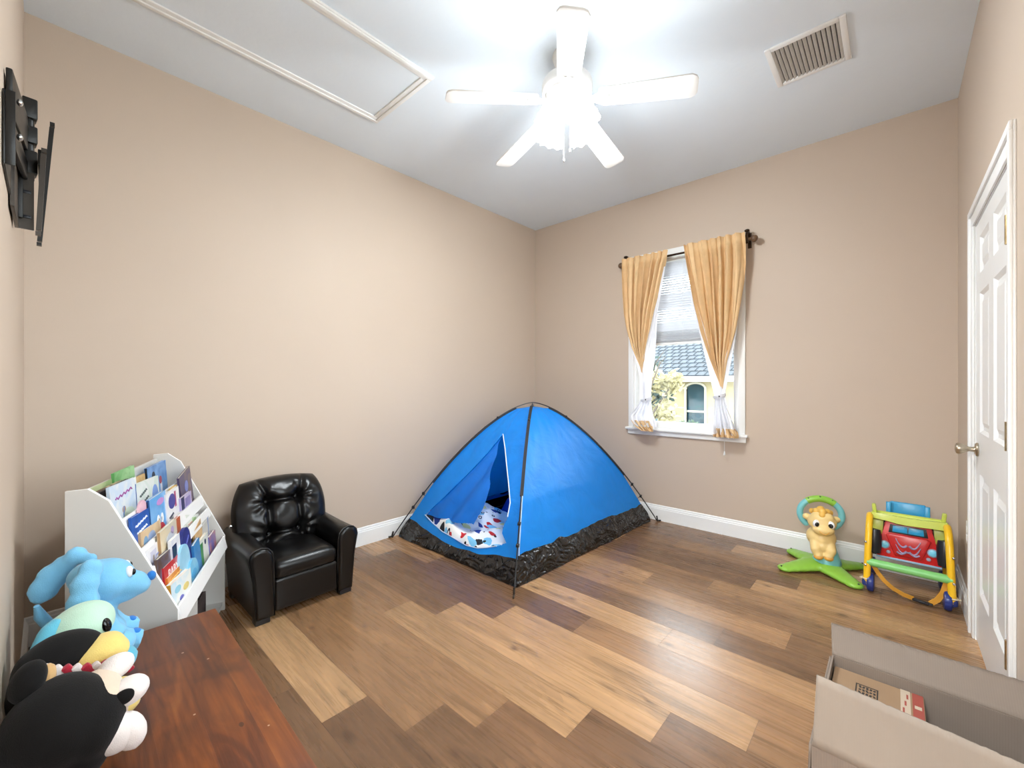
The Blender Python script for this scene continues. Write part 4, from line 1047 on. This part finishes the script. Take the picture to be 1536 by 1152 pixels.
book('grey blue picture book standing tallest at the far end of the front tier', .66, .066, .545, .14, .2, .010, (196, 196, 190), (214, 206, 196), art=(('rect', .8, .6, .12, .8, (130, 150, 190)),))
book('purple picture book at the far end of the front tier', .665, .036, .468, .13, .15, .012, (104, 98, 170), (186, 130, 130))
book('white picture book with orange spine, foremost at near end of front tier', .035, .030, .492, .165, .14, .018, (206, 226, 236), (236, 236, 230), yaw=-8, spine=(214, 160, 62),
     art=(('oval', .45, .42, .2, .14, (110, 110, 190)), ('oval', .7, .62, .3, .2, (226, 206, 130)), ('oval', .3, .74, .3, .2, (150, 206, 226)), ('oval', .7, .25, .2, .12, (196, 140, 170))))
o = tag(obj('floor_basket', MB().box(-.10, .10, -.09, .09, 0, .012, .003).box(-.1, .1, -.09, -.08, .01, .11, .002).box(-.1, .1, .08, .09, .01, .11, .002).box(-.1, -.09, -.08, .08, .01, .11, .002).box(.09, .1, -.08, .08, .01, .11, .002), M('dark woven basket', rgb(60, 46, 44), .8, var=.3, vscale=40)), 'dark low basket on the bottom shelf of the bookcase', 'basket')
o.location = bw(.66, .16, .0455); o.rotation_euler = (0, 0, ang_w)
# ------------------------------------------------------------------ soft toys along the back of the chest (plain generic animals)
CZ = .42
def plush_part(name, shapes, mat, parent, voxel=.007, it=5):
    m = MB()
    for s in shapes:
        if s[0] == 's': m.sph(s[1], s[2], s[3] if len(s) > 3 else (0, 0, 0))
        else: m.tube(s[1], s[2], 14)
    return soft(obj(name, m, mat, parent, ang=180), voxel, it)
# ---- blue dog: faces +y into the room, leaning by the bookcase
d = thing('plush_dog', 'blue plush dog with floppy ears sitting beside the bookcase, farthest of the soft toys', 'soft toy', (1.25, .165, CZ), 0, 'soft toys on the chest')
plush_part('body', [('s', (0, .0, .10), (.058, .062, .10)), ('s', (0, .012, .06), (.068, .07, .062)), ('s', (0, .02, .17), (.04, .045, .05)),
    ('s', (0, .03, .225), (.066, .072, .066)), ('s', (0, .00, .25), (.056, .056, .045)), ('s', (0, .085, .195), (.045, .05, .040)), ('s', (0, .112, .185), (.036, .03, .032)), ('s', (0, .07, .165), (.035, .045, .022)),
    ('t', [(.035, .03, .06), (.05, .075, .04), (.055, .11, .028)], [.035, .032, .030]), ('t', [(-.035, .03, .06), (-.05, .075, .04), (-.055, .11, .028)], [.035, .032, .030]),
    ('t', [(.04, .01, .14), (.06, .045, .09), (.058, .07, .055)], [.024, .024, .022]), ('t', [(-.04, .01, .14), (-.06, .045, .09), (-.058, .07, .055)], [.024, .024, .022])], P_BLUE, d)
for sx, tab in ((1, [((.052, .005, .285), .020), ((.075, -.005, .292), .030), ((.086, -.018, .255), .034), ((.088, -.022, .205), .038), ((.082, -.02, .15), .040), ((.078, -.016, .125), .028)]),
                (-1, [((-.05, .0, .285), .020), ((-.07, -.03, .30), .028), ((-.085, -.055, .275), .030), ((-.09, -.08, .245), .038), ((-.085, -.098, .215), .036), ((-.08, -.105, .20), .024)])):
    plush_part('ear', [('s', p, (r * .62, r, r * 1.1)) for p, r in tab] + [('t', [p for p, r in tab], [r * .55 for p, r in tab])], P_BLUE, d)
obj('nose', MB().sph((0, .142, .203), (.017, .012, .015)), P_BLUED, d)
for sx in (1, -1):
    e = obj('eye', MB().sph((sx * .034, .083, .245), (.014, .011, .018)), EYEW, d)
    obj('pupil', MB().sph((sx * .039, .093, .243), (.007, .006, .010)), EYEB, e)
    obj('paw_pad', MB().sph((sx * .052, .098, .058), (.017, .013, .008), (-.3, 0, 0)), P_BLUED, d)
obj('tail', MB().tube([(-.01, -.05, .07), (-.02, -.085, .12), (-.01, -.105, .165), (0, -.112, .20)], [.014, .015, .014, .006], 12), P_BLUE, d)
# ---- mint creature with long teal arms
q = thing('plush_creature', 'pale mint plush creature with teal legs and arms, next after the blue dog', 'soft toy', (1.42, .125, CZ), 0, 'soft toys on the chest')
plush_part('body', [('s', (0, .01, .168), (.072, .075, .062), (.5, 0, 0)), ('s', (0, -.022, .155), (.06, .055, .058)), ('s', (0, -.02, .085), (.055, .055, .085))], P_MINT, q)
plush_part('leg', [('s', (.03, .06, .045), (.052, .07, .042), (.35, 0, 0)), ('s', (.02, .02, .05), (.045, .055, .04))], P_TEAL, q)
plush_part('leg', [('s', (-.05, .07, .058), (.05, .065, .042), (.35, 0, 0)), ('s', (-.045, .02, .05), (.045, .055, .04))], P_BLUE, q)
plush_part('arm', [('t', [(.01, -.03, .205), (.03, -.05, .195), (.06, -.064, .165), (.08, -.072, .12), (.09, -.075, .06)], [.018, .02, .021, .02, .018])], P_TEAL, q)
plush_part('snout', [('s', (.02, .075, .135), (.03, .028, .024)), ('s', (.0, .065, .15), (.03, .025, .02))], P_BLUE, q)
plush_part('ear', [('t', [(.062, -.02, .165), (.078, -.02, .18), (.09, -.008, .20)], [.012, .014, .012])], P_MINT, q)
for sx in (.048, -.03): obj('eye', MB().sph((sx, .058, .175), (.014, .010, .021), (.3, 0, -.5)), EYEB, q)
# ---- black bird like toy with a yellow bill
b = thing('plush_bird', 'black plush toy with yellow bill and red striped scarf, behind the big black one', 'soft toy', (1.60, .10, CZ), 0, 'soft toys on the chest')
plush_part('body', [('s', (0, -.01, .12), (.075, .082, .12)), ('s', (0, .0, .185), (.06, .075, .055)), ('s', (.01, -.045, .17), (.05, .04, .055))], P_BLK, b)
plush_part('bill', [('s', (.028, .055, .182), (.05, .055, .028), (.35, .2, 0)), ('s', (.03, .08, .168), (.04, .04, .022), (.35, .2, 0))], P_YEL, b)
m = MB()
for i in range(9):
    a = -.3 + i * .22; m.cbox((.086 - .003 * abs(i - 4), -.02 + .0155 * i, .187 - .005 * i), (.014, .016, .046), (.5, .1, .15), .004, m=i % 2)
obj('scarf', m, [P_RED, P_WHT], b)
plush_part('wing', [('t', [(.07, -.07, .165), (.095, -.045, .17), (.10, -.01, .155), (.092, .03, .14)], [.010, .013, .012, .008])], P_WHT, b)
obj('collar', MB().tube([(.074, -.04 + .022 * math.cos(t), .192 + .02 * math.sin(t)) for t in [.4 + i * .3 for i in range(14)]], .005, 8), P_WHT, b)
plush_part('foot', [('s', (.03, .09, .03), (.04, .05, .03)), ('s', (-.04, .09, .03), (.04, .05, .03))], P_YEL, b)
# ---- big black toy nearest the camera with pale paws
k = thing('plush_bear', 'large black plush bear with cream face and white paws, nearest the camera', 'soft toy', (1.80, .105, CZ), 0, 'soft toys on the chest')
plush_part('body', [('s', (0, -.015, .135), (.098, .088, .092)), ('s', (0, -.01, .07), (.085, .08, .07)), ('s', (.0, .02, .12), (.09, .07, .08))], P_BLK, k)
for c, r in (((-.03, -.058, .232), (.030, .028, .042)), ): plush_part('ear', [('s', c, r, (-.3, 0, 0))], P_BLK, k)
plush_part('muzzle', [('s', (-.02, .052, .12), (.082, .042, .07)), ('s', (-.02, .045, .16), (.07, .04, .04))], P_CRM, k)
plush_part('inner_ear', [('s', (-.05, -.04, .2), (.022, .02, .05), (-.3, 0, 0))], P_TAN, k)
for c, r, rx in (((-.055, .075, .185), (.032, .036, .026), .3), ((.005, .092, .15), (.034, .038, .030), .2), ((.03, .065, .085), (.036, .04, .045), .5), ((.03, .09, .075), (.03, .03, .045), .3)):
    plush_part('paw', [('s', c, r, (rx, 0, 0))], P_WHT, k)
obj('paw_pad', MB().sph((.033, .082, .155), (.008, .018, .016)), P_BLK, k)
# ------------------------------------------------------------------ television wall bracket on the front wall, top left
tv = thing('tv_bracket', 'black folding television wall bracket high on the front wall', 'tv bracket', (1.15, 0, 1.98))
def tl(x, y, z): return (x - 1.15, y, z - 1.98)
m = MB()
m.box(*[a for pr in zip(tl(1.02, .001, 1.79), tl(1.50, .006, 1.97)) for a in pr], .002)
m.box(*[a for pr in zip(tl(1.02, .006, 1.79), tl(1.026, .022, 1.97)) for a in pr], .001).box(*[a for pr in zip(tl(1.494, .006, 1.79), tl(1.50, .022, 1.97)) for a in pr], .001)
obj('wall_plate', m, BLACKM, tv)
# hinge knuckles on a vertical pin
m = MB(); X = .98
for z0, z1, r in ((1.945, 2.02, .021), (2.045, 2.10, .021), (2.125, 2.19, .021)):
    m.cbox(tl(X, .034, (z0 + z1) / 2), (.05, .034, z1 - z0), (0, 0, .1), .004)
m.tube([tl(X, .034, 1.93), tl(X, .034, 2.19)], .012, 12)
obj('hinge_post', m, BLACKM, tv)
m = MB(); m.cbox(tl(1.2, .018, 2.04), (.44, .012, .11), (0, .16, -.04), .003).cbox(tl(1.2, .018, 1.93), (.42, .012, .06), (0, .1, -.04), .003)
obj('swing_arm', m, BLACKM, tv)
# lower channel with slots
m = MB(); P = [(1.0, .004), (1.0, .045), (1.008, .045), (1.008, .012), (1.25, .012), (1.25, .004)]
m.prism([(x - 1.15, y) for x, y in P], 1.76 - 1.98, 1.945 - 1.98, None, 0, .001)
for z in (1.80, 1.88): m.cbox(tl(1.009, .03, z), (.004, .018, .010), (0, 0, 0), .001, m=1)
obj('slotted_channel', m, [DARKM, T_BLK], tv)
# upright rails for the screen, tipped forward at the top
for x, lo_, hi_, y0, y1 in ((.86, 1.76, 2.17, .056, .085), (1.10, 1.74, 1.98, .056, .066)):
    m = MB(); n = 10
    pts = [tl(x, lerp(y0, y1, i / n), lerp(lo_, hi_, i / n)) for i in range(n + 1)]
    m.tube(pts, .006, 4, sq=(.009, .006)); m.cbox(tl(x, y1 + .001, hi_ + .012), (.02, .012, .012)); m.cbox(tl(x, y0 - .001, lo_ - .01), (.02, .012, .01))
    obj('screen_rail', m, DARKM if x > 1 else BLACKM, tv)
obj('cross_bar', MB().cbox(tl(.97, .058, 1.97), (.26, .008, .05), (0, 0, .0), .002), BLACKM, tv)
for x, z in ((1.40, 1.99), (1.40, 1.90)):
    obj('screw', MB().sph(tl(x, .026, z), (.009, .006, .009), seg=12, rings=8), STEEL, tv)
# ------------------------------------------------------------------ open moving box, lower right
bx = thing('moving_box', 'large open cardboard box in front of the door at lower right', 'box', (3.142, 1.49, 0))
hx, hy, H = .203, .222, .42
m = MB(); t = .005
m.box(-hx, -hx + t, -hy, hy, 0, H).box(hx - t, hx, -hy, hy, 0, H).box(-hx + t, hx - t, hy - t, hy, 0, H).box(-hx + t, hx - t, -hy, -hy + t, 0, H).box(-hx + t, hx - t, -hy + t, hy - t, 0, t)
obj('carton_walls', m, CARD, bx, flat=True)
def flap(name, hinge, axis, ang, w, l, mat, curl=0.0, flare=0.0, cut=0.0):
    """axis 'x': hinge runs along x; ang from straight up, leaning outwards"""
    m = MB()
    def fn(u, v, s=0):
        a = math.radians(ang) + curl * v; ll = l * (1 - cut * u); o = math.sin(a) * ll * v; z = math.cos(a) * ll * v
        k = (u - .5) * w * (1 - (.02 - flare) * v)
        rag = .0025 * noise.noise((u * 40, v, 3)) * v
        if axis == 'y+': return (hinge[0] + k, hinge[1] + o, hinge[2] + z + rag)
        if axis == 'y-': return (hinge[0] + k, hinge[1] - o, hinge[2] + z + rag)
        if axis == 'x-': return (hinge[0] - o, hinge[1] + k, hinge[2] + z + rag)
        return (hinge[0] + o, hinge[1] + k, hinge[2] + z + rag)
    m.grid(fn, 60, 8)
    return thick(obj(name, m, mat, bx, ang=180), .005, 0)
flap('flap', (0, hy, H), 'y+', 58, 2 * hx, .105, CARD, .0, .07)
off(flap('flap', (0, -hy, H), 'y-', -14, 2 * hx - .004, .152, CARDL, 0, 0, .16), 'pale outer face of the near flap')
flap('flap', (-hx - .003, 0, H - .005), 'x-', 178, 2 * hy - .01, .16, CARD)
flap('flap', (hx, 0, H), 'x+', 2, 2 * hy - .01, .17, CARD)
# smaller carton inside
ct = thing('small_carton', 'brown printed carton with red and white tape inside the open moving box', 'carton', (3.045, 1.53, .006))
a, b, h = .098, .172, .387
obj('carton_body', MB().box(-a, a, -b, b, 0, h, .002), CARTON, ct, flat=True)
m = MB()
m.box(a - .048, a - .028, -b, b, h, h + .0006).box(a - .024, a - .002, -b, b, h, h + .0006, m=1)
for i in range(9): m.box(a - .044 + .004 * (i % 3), a - .040 + .004 * (i % 3), -b + .03 + i * .034, -b + .052 + i * .034, h + .0006, h + .001, m=1)
for i in range(4): m.box(a - .020, a - .006, -b + .03 + i * .08, -b + .045 + i * .08, h + .0006, h + .001, m=0)
obj('printed_tape', m, [TAPE, REDINK], ct, flat=True)
m = MB()
x0, x1, y0, y1 = -.045, .004, .065, .12
for q in ((x0, x1, y0, y0 + .003), (x0, x1, y1 - .003, y1), (x0, x0 + .003, y0, y1), (x1 - .003, x1, y0, y1)): m.box(*q, h, h + .0007)
rr = random.Random(2)
for i in range(5):
    for j in range(3):
        xx = x0 + .007 + i * .0078; yy = y0 + .008 + j * .015
        m.cbox((xx + .003, yy + .005, h + .0004), (.005, rr.uniform(.006, .012), .0006), (0, 0, rr.uniform(-.4, .4)))
obj('stamp', m, INK, ct, flat=True)
# ------------------------------------------------------------------ bouncing ride-on toy with a ring handle
rd = thing('ride_on_toy', 'green footed bouncing ride-on toy with cream pony head and ring handle', 'toy', (2.715, 3.62, 0))
# base: four splayed flippers melted into a hub
def foot_chain(ex, ey, r=.054):
    return [('s', (ex * k, ey * k, .016 + .022 * (1 - k)), (r * (1.75 - .8 * k), r * (1.75 - .8 * k), .020 + .018 * (1 - k))) for k in (0, .2, .4, .6, .8, 1.0)]
m = MB()
for ex, ey in ((-.175, -.195), (.185, -.185), (-.18, .165), (.185, .18)):
    for _, c, r in foot_chain(ex, ey): m.sph(c, r)
    m.sph((ex * 1.0, ey * 1.0, .018), (.05, .05, .019))
base = soft(obj('base', m, T_GRN, rd, ang=180), .009, 6)
m = MB()
for ex, ey in ((-.175, -.195), (.185, -.185), (-.18, .165), (.185, .18)):
    m.sph((ex * 1.12, ey * 1.12, .033), (.006, .006, .004), seg=10, rings=6)
obj('base_screws', m, T_BLK, base)
obj('bounce_cone', MB().lathe([(0, .05), (.078, .05), (.082, .06), (.076, .08), (.064, .115), (.054, .15), (.044, .185), (0, .19)], (.03, .0, 0)), T_AQUA, rd)
# pony body and head, one moulded piece facing the camera (towards -y, a little left)
f = V((.25, -.97, 0)).normalized(); sd = V((f.y * -1, f.x, 0)) * -1      # forward and its right
def P(a, b, z): p = f * a + sd * b; return (p.x, p.y, z)
m = MB(); rz = math.atan2(f.y, f.x) + PI / 2
for c, r in (((-.01, 0, .215), (.085, .095, .072)), ((.04, 0, .17), (.05, .05, .05)), ((.02, 0, .27), (.062, .058, .055)), ((.025, 0, .325), (.082, .07, .062)), ((.075, 0, .288), (.062, .045, .036)), ((.035, 0, .355), (.07, .055, .045))):
    m.sph(P(*c), r, (0, 0, rz))
for s in (-1, 1):
    m.tube([P(.045, s * .038, .19), P(.075, s * .042, .15), P(.075, s * .03, .115)], [.034, .030, .025], 12).sph(P(.078, s * .028, .118), .027)
    m.sph(P(-.005, s * .082, .345), (.026, .02, .022), (0, 0, rz))
body = soft(obj('pony_body', m, T_CRM, rd, ang=180), .006, 4)
for s in (-1, 1):
    obj('hoof', MB().sph(P(.082, s * .028, .106), (.027, .027, .018)), T_ORG, body)
    e = obj('eye', MB().sph(P(.082, s * .038, .326), (.024, .015, .026), (0, 0, rz + s * .5)), EYEW, body)
    obj('pupil', MB().sph(P(.096, s * .037, .324), (.0135, .009, .0145), (0, 0, rz + s * .4)), EYEB, e)
m = MB()
for c, r in (((.045, 0, .40), .024), ((.066, .006, .378), .021), ((.02, .03, .395), .022), ((.02, -.03, .396), .022), ((-.01, .05, .385), .02), ((-.01, -.05, .385), .02), ((-.02, 0, .398), .026)): m.sph(P(*c), r)
off(soft(obj('mane', m, M('golden plastic mane', rgb(228, 178, 82), .4), body, ang=180), .006, 3), 'golden curls of the mane')
obj('smile', MB().tube([P(.128 - .0022 * abs(i - 4) ** 1.6, (i - 4) * .008, .272 + .0012 * (i - 4) ** 2) for i in range(9)], .0022, 6), T_ORG, body)
# ring handle
def ring_pts(a0, a1, n=22): return [P(-.03, .118 * math.sin(math.radians(a)), .365 + .105 * math.cos(math.radians(a))) for a in [a0 + (a1 - a0) * i / n for i in range(n + 1)]]
for a0, a1 in ((-135, -38), (38, 135)):
    obj('handle_side', MB().tube(ring_pts(a0, a1), .020, 14).sph(ring_pts(a0, a1)[0], .0198).sph(ring_pts(a0, a1)[-1], .0198), T_AQUA, rd)
gr = obj('handle_grip', MB().tube(ring_pts(-40, 40), .0225, 14), T_GRN, rd)
m = MB(); pts = ring_pts(-34, 34, 6)
for i in (0, 3, 6): m.sph(V(pts[i]) + V((0, -.012, .016)), (.007, .007, .006), seg=10, rings=6)
obj('grip_studs', m, M('dark green stud', rgb(62, 104, 50), .5), gr)

# ------------------------------------------------------------------ folded baby walker / activity centre with the red car panel
wk = thing('baby_walker', 'yellow framed activity walker with red car panel in the back corner', 'walker', (3.145, 3.62, 0))
def w(x, y, z): return (x - 3.145, y - 3.62, z)
for sx, X in ((-1, 2.958), (1, 3.322)):
    lean = -.012 * sx
    side_pts = [(3.415, .055), (3.42, .14), (3.435, .26), (3.455, .35), (3.49, .41), (3.54, .435), (3.59, .43), (3.64, .40), (3.68, .34), (3.71, .25), (3.735, .15), (3.75, .055)]
    fr = obj('side_frame', MB().tube([w(X + lean * z / .43, y, z) for y, z in side_pts], .017, 14), T_YEL, wk)
    m = MB()
    for y, z in ((3.418, .165), (3.436, .30)): m.sph(w(X + sx * .004, y - .016, z), (.007, .004, .007), seg=10, rings=8)
    obj('bolts', m, STEEL, fr)
    for y in (3.425, 3.748):
        wh = obj('wheel', MB().lathe([(.0, -.017), (.036, -.019), (.052, -.014), (.056, 0), (.052, .014), (.036, .019), (0, .017)], w(X - sx * .018, y + .016, .056), (0, PI / 2, 0), 28), T_NAVY, wk)
        c = obj('wheel_cap', MB().lathe([(.0, .018), (.018, .017), (.022, .0), (.02, -.02), (0, -.03)], w(X, y - .005, .062), (0, 0, 0), 18), T_NAVY, wh)
        if y < 3.5:
            off(obj('clip_ring', MB().tube([w(X + .021 * math.cos(t), 3.418 + .019 * math.sin(t), .082) for t in [2 * PI * i / 16 for i in range(16)]], .004, 6, closed=True).cbox(w(X + .026 * sx, 3.41, .082), (.01, .008, .006)), M('pale clip', rgb(214, 200, 170), .5), wh), 'pale ring clip')
# cross bar, lower and rear bars
obj('cross_bar', MB().tube([w(2.96, 3.43, .18), w(3.14, 3.428, .178), w(3.322, 3.43, .176)], .0235, 18), T_MGRN, wk)
obj('rear_bar', MB().tube([w(2.97, 3.705, .24), w(3.314, 3.705, .24)], .016, 14), T_LGRN, wk)
# backing board, arched tray and the blue chair back on top
m = MB()
MX = Matrix.Translation(w(3.145, 3.535, .0)) @ Matrix.Rotation(math.radians(-9), 4, 'X') @ Matrix(((1, 0, 0, 0), (0, 0, -1, 0), (0, 1, 0, 0), (0, 0, 0, 1)))
def plate(poly, y0, y1, bev=.003, m_=None, mi=0):
    (m_ or m).prism(poly, -y1, -y0, MX, mi, bev)
plate([(-.165, .19), (.165, .19), (.162, .43), (.12, .45), (-.12, .45), (-.162, .43)], .03, .045)
obj('back_board', m, T_BLK, wk)
m = MB()
tray = [(-.168, .415), (-.168, .455), (-.12, .452), (-.05, .447), (.05, .447), (.12, .452), (.168, .455), (.168, .405), (.10, .412), (.05, .402), (.0, .407), (-.05, .402), (-.10, .418)]
plate(tray, -.05, .05, .004)
for s in (-1, 1): m.cbox(w(3.145 + s * .155, 3.60, .475), (.02, .025, .055), (0, s * .1, 0), .006)
m.tube([w(2.995, 3.63, .44), w(3.295, 3.63, .44)], .016, 12)
for s in (-1, 1): plate([(s * .118, .30), (s * .16, .30), (s * .165, .42), (s * .11, .42)], .0, .028, .002)
obj('tray', m, T_LGRN, wk)
m = MB()
plate([(-.085, .428), (.085, .428), (.088, .52), (.078, .532), (-.078, .532), (-.088, .52)], .065, .085, .005)
for s in (-1, 1): plate([(s * .088 - .012, .428), (s * .088 + .012, .428), (s * .088 + .012, .525), (s * .088 - .012, .525)], .045, .09, .004)
obj('chair_back', m, T_BLU, wk)
for s in (-1, 1): obj('tyre_roll', MB().lathe([(0, -.075), (.028, -.07), (.034, -.03), (.034, .03), (.028, .07), (0, .075)], w(3.145 + s * .152, 3.515, .29), (math.radians(-9), 0, 0), 18), T_BLK, wk)
# red car front
car = [(-.142, .192), (.142, .192), (.145, .23), (.138, .275), (.124, .318), (.112, .33), (.108, .392), (.098, .416), (.06, .424), (-.06, .424), (-.098, .416), (-.108, .392), (-.112, .33), (-.124, .318), (-.138, .275), (-.145, .23)]
m = MB(); plate(car, -.02, .03, .006)
cf = obj('car_front', m, T_RED, wk)
m = MB(); plate([(-.06, .215), (.06, .215), (.10, .328), (.082, .342), (-.082, .342), (-.10, .328)], -.034, -.012, .008)
obj('bonnet', m, M('deep red plastic', rgb(188, 28, 30), .3), cf)
m = MB(); plate([(-.088, .346), (.088, .346), (.08, .396), (-.08, .396)], -.024, -.018, .002)
off(obj('windscreen', m, T_BLK, cf), 'dark windscreen frame')
m = MB()
for a, b in ((-.070, -.001), (.001, .070)): plate([(a, .354), (b, .354), (b - .003, .390), (a + .003, .390)], -.028, -.022, .001)
obj('blue_pane', m, T_BLU, cf)
for s in (-1, 1):
    def disc(cx, cz, r, y0, y1, mat, nm):
        m = MB(); plate([(cx + r * math.cos(2*PI*i/20), cz + r * math.sin(2*PI*i/20)) for i in range(20)], y0, y1, .001, m); return obj(nm, m, mat, cf)
    disc(s * .106, .268, .024, -.027, -.015, T_GRY, 'headlamp_rim'); disc(s * .106, .268, .018, -.031, -.02, T_LBL, 'headlamp'); disc(s * .088, .228, .010, -.026, -.015, T_GRY, 'fog_lamp')
m = MB()
for r_, z_ in ((.0, .285), (-.012, .262)):      # flame swirls on the bonnet
    for s in (-1, 1):
        pts = [(s * (.005 + .05 * t), z_ + r_ - .018 * math.sin(3.3 * t) + .03 * t * t, .0) for t in [i / 12 for i in range(13)]]
        m.tube([MX @ V((x, z, .036)) for x, z, _ in pts], [.0062 * (1 - .8 * i / 12) + .0008 for i in range(13)], 8)
for s in (-1, 1): m.tube([MX @ V((s * .05 * t, .238 + .008 * math.cos(5 * t), .036)) for t in [i / 8 for i in range(9)]], .005, 8)
obj('flame_decal', m, M('lilac grey print', rgb(150, 140, 172), .4), cf)
m = MB(); plate([(-.144, .186), (.144, .186), (.144, .198), (-.144, .198)], -.026, .02, .003); obj('bumper', m, M('pale blue grey bumper', rgb(142, 176, 200), .35), cf)
# orange strap with a buckle hanging below
st = [(2.985, 3.45, .165), (3.012, 3.44, .12), (3.04, 3.43, .085), (3.08, 3.425, .052), (3.125, 3.42, .034), (3.165, 3.42, .026)]
s2 = [(3.235, 3.42, .022), (3.262, 3.42, .05), (3.285, 3.425, .095), (3.30, 3.44, .15)]
m = MB(); m.tube([w(*p) for p in st], .01, 8, sq=(.002, .012)).tube([w(*p) for p in s2], .01, 8, sq=(.002, .013))
sp = obj('strap', m, STRAP, wk)
obj('buckle', MB().cbox(w(3.195, 3.418, .02), (.07, .022, .014), (0, .08, -.1), .004).cbox(w(3.235, 3.416, .018), (.02, .018, .012), (0, .08, -.1), .003), T_BLK, sp)
# ------------------------------------------------------------------ daylight, camera
w = bpy.data.worlds.new('sky'); scene.world = w; w.use_nodes = True
nt = w.node_tree; bg = nt.nodes['Background']; bg.inputs[0].default_value = (.85, .945, 1.0, 1); bg.inputs[1].default_value = 8.2
s = bpy.data.lights.new('sun', 'SUN'); s.energy = 2.4; s.angle = .02; s.color = (1, .95, .86)
so = bpy.data.objects.new('sun', s); COL.objects.link(so); so.location = (0, -4, 9); so.rotation_euler = (math.radians(46), 0, math.radians(-24))
cd = bpy.data.cameras.new('camera'); cam = bpy.data.objects.new('camera', cd); COL.objects.link(cam)
cd.sensor_fit = 'HORIZONTAL'; cd.sensor_width = 36; cd.lens = 632 / 1536 * 36; cd.clip_start = .01
cam.location = CAM; cam.rotation_euler = (PI / 2, 0, math.radians(42.17)); scene.camera = cam
scene.view_settings.view_transform = 'Standard'; scene.view_settings.look = 'None'; scene.view_settings.exposure = .38; scene.view_settings.gamma = 1
scene.view_settings.use_curve_mapping = False
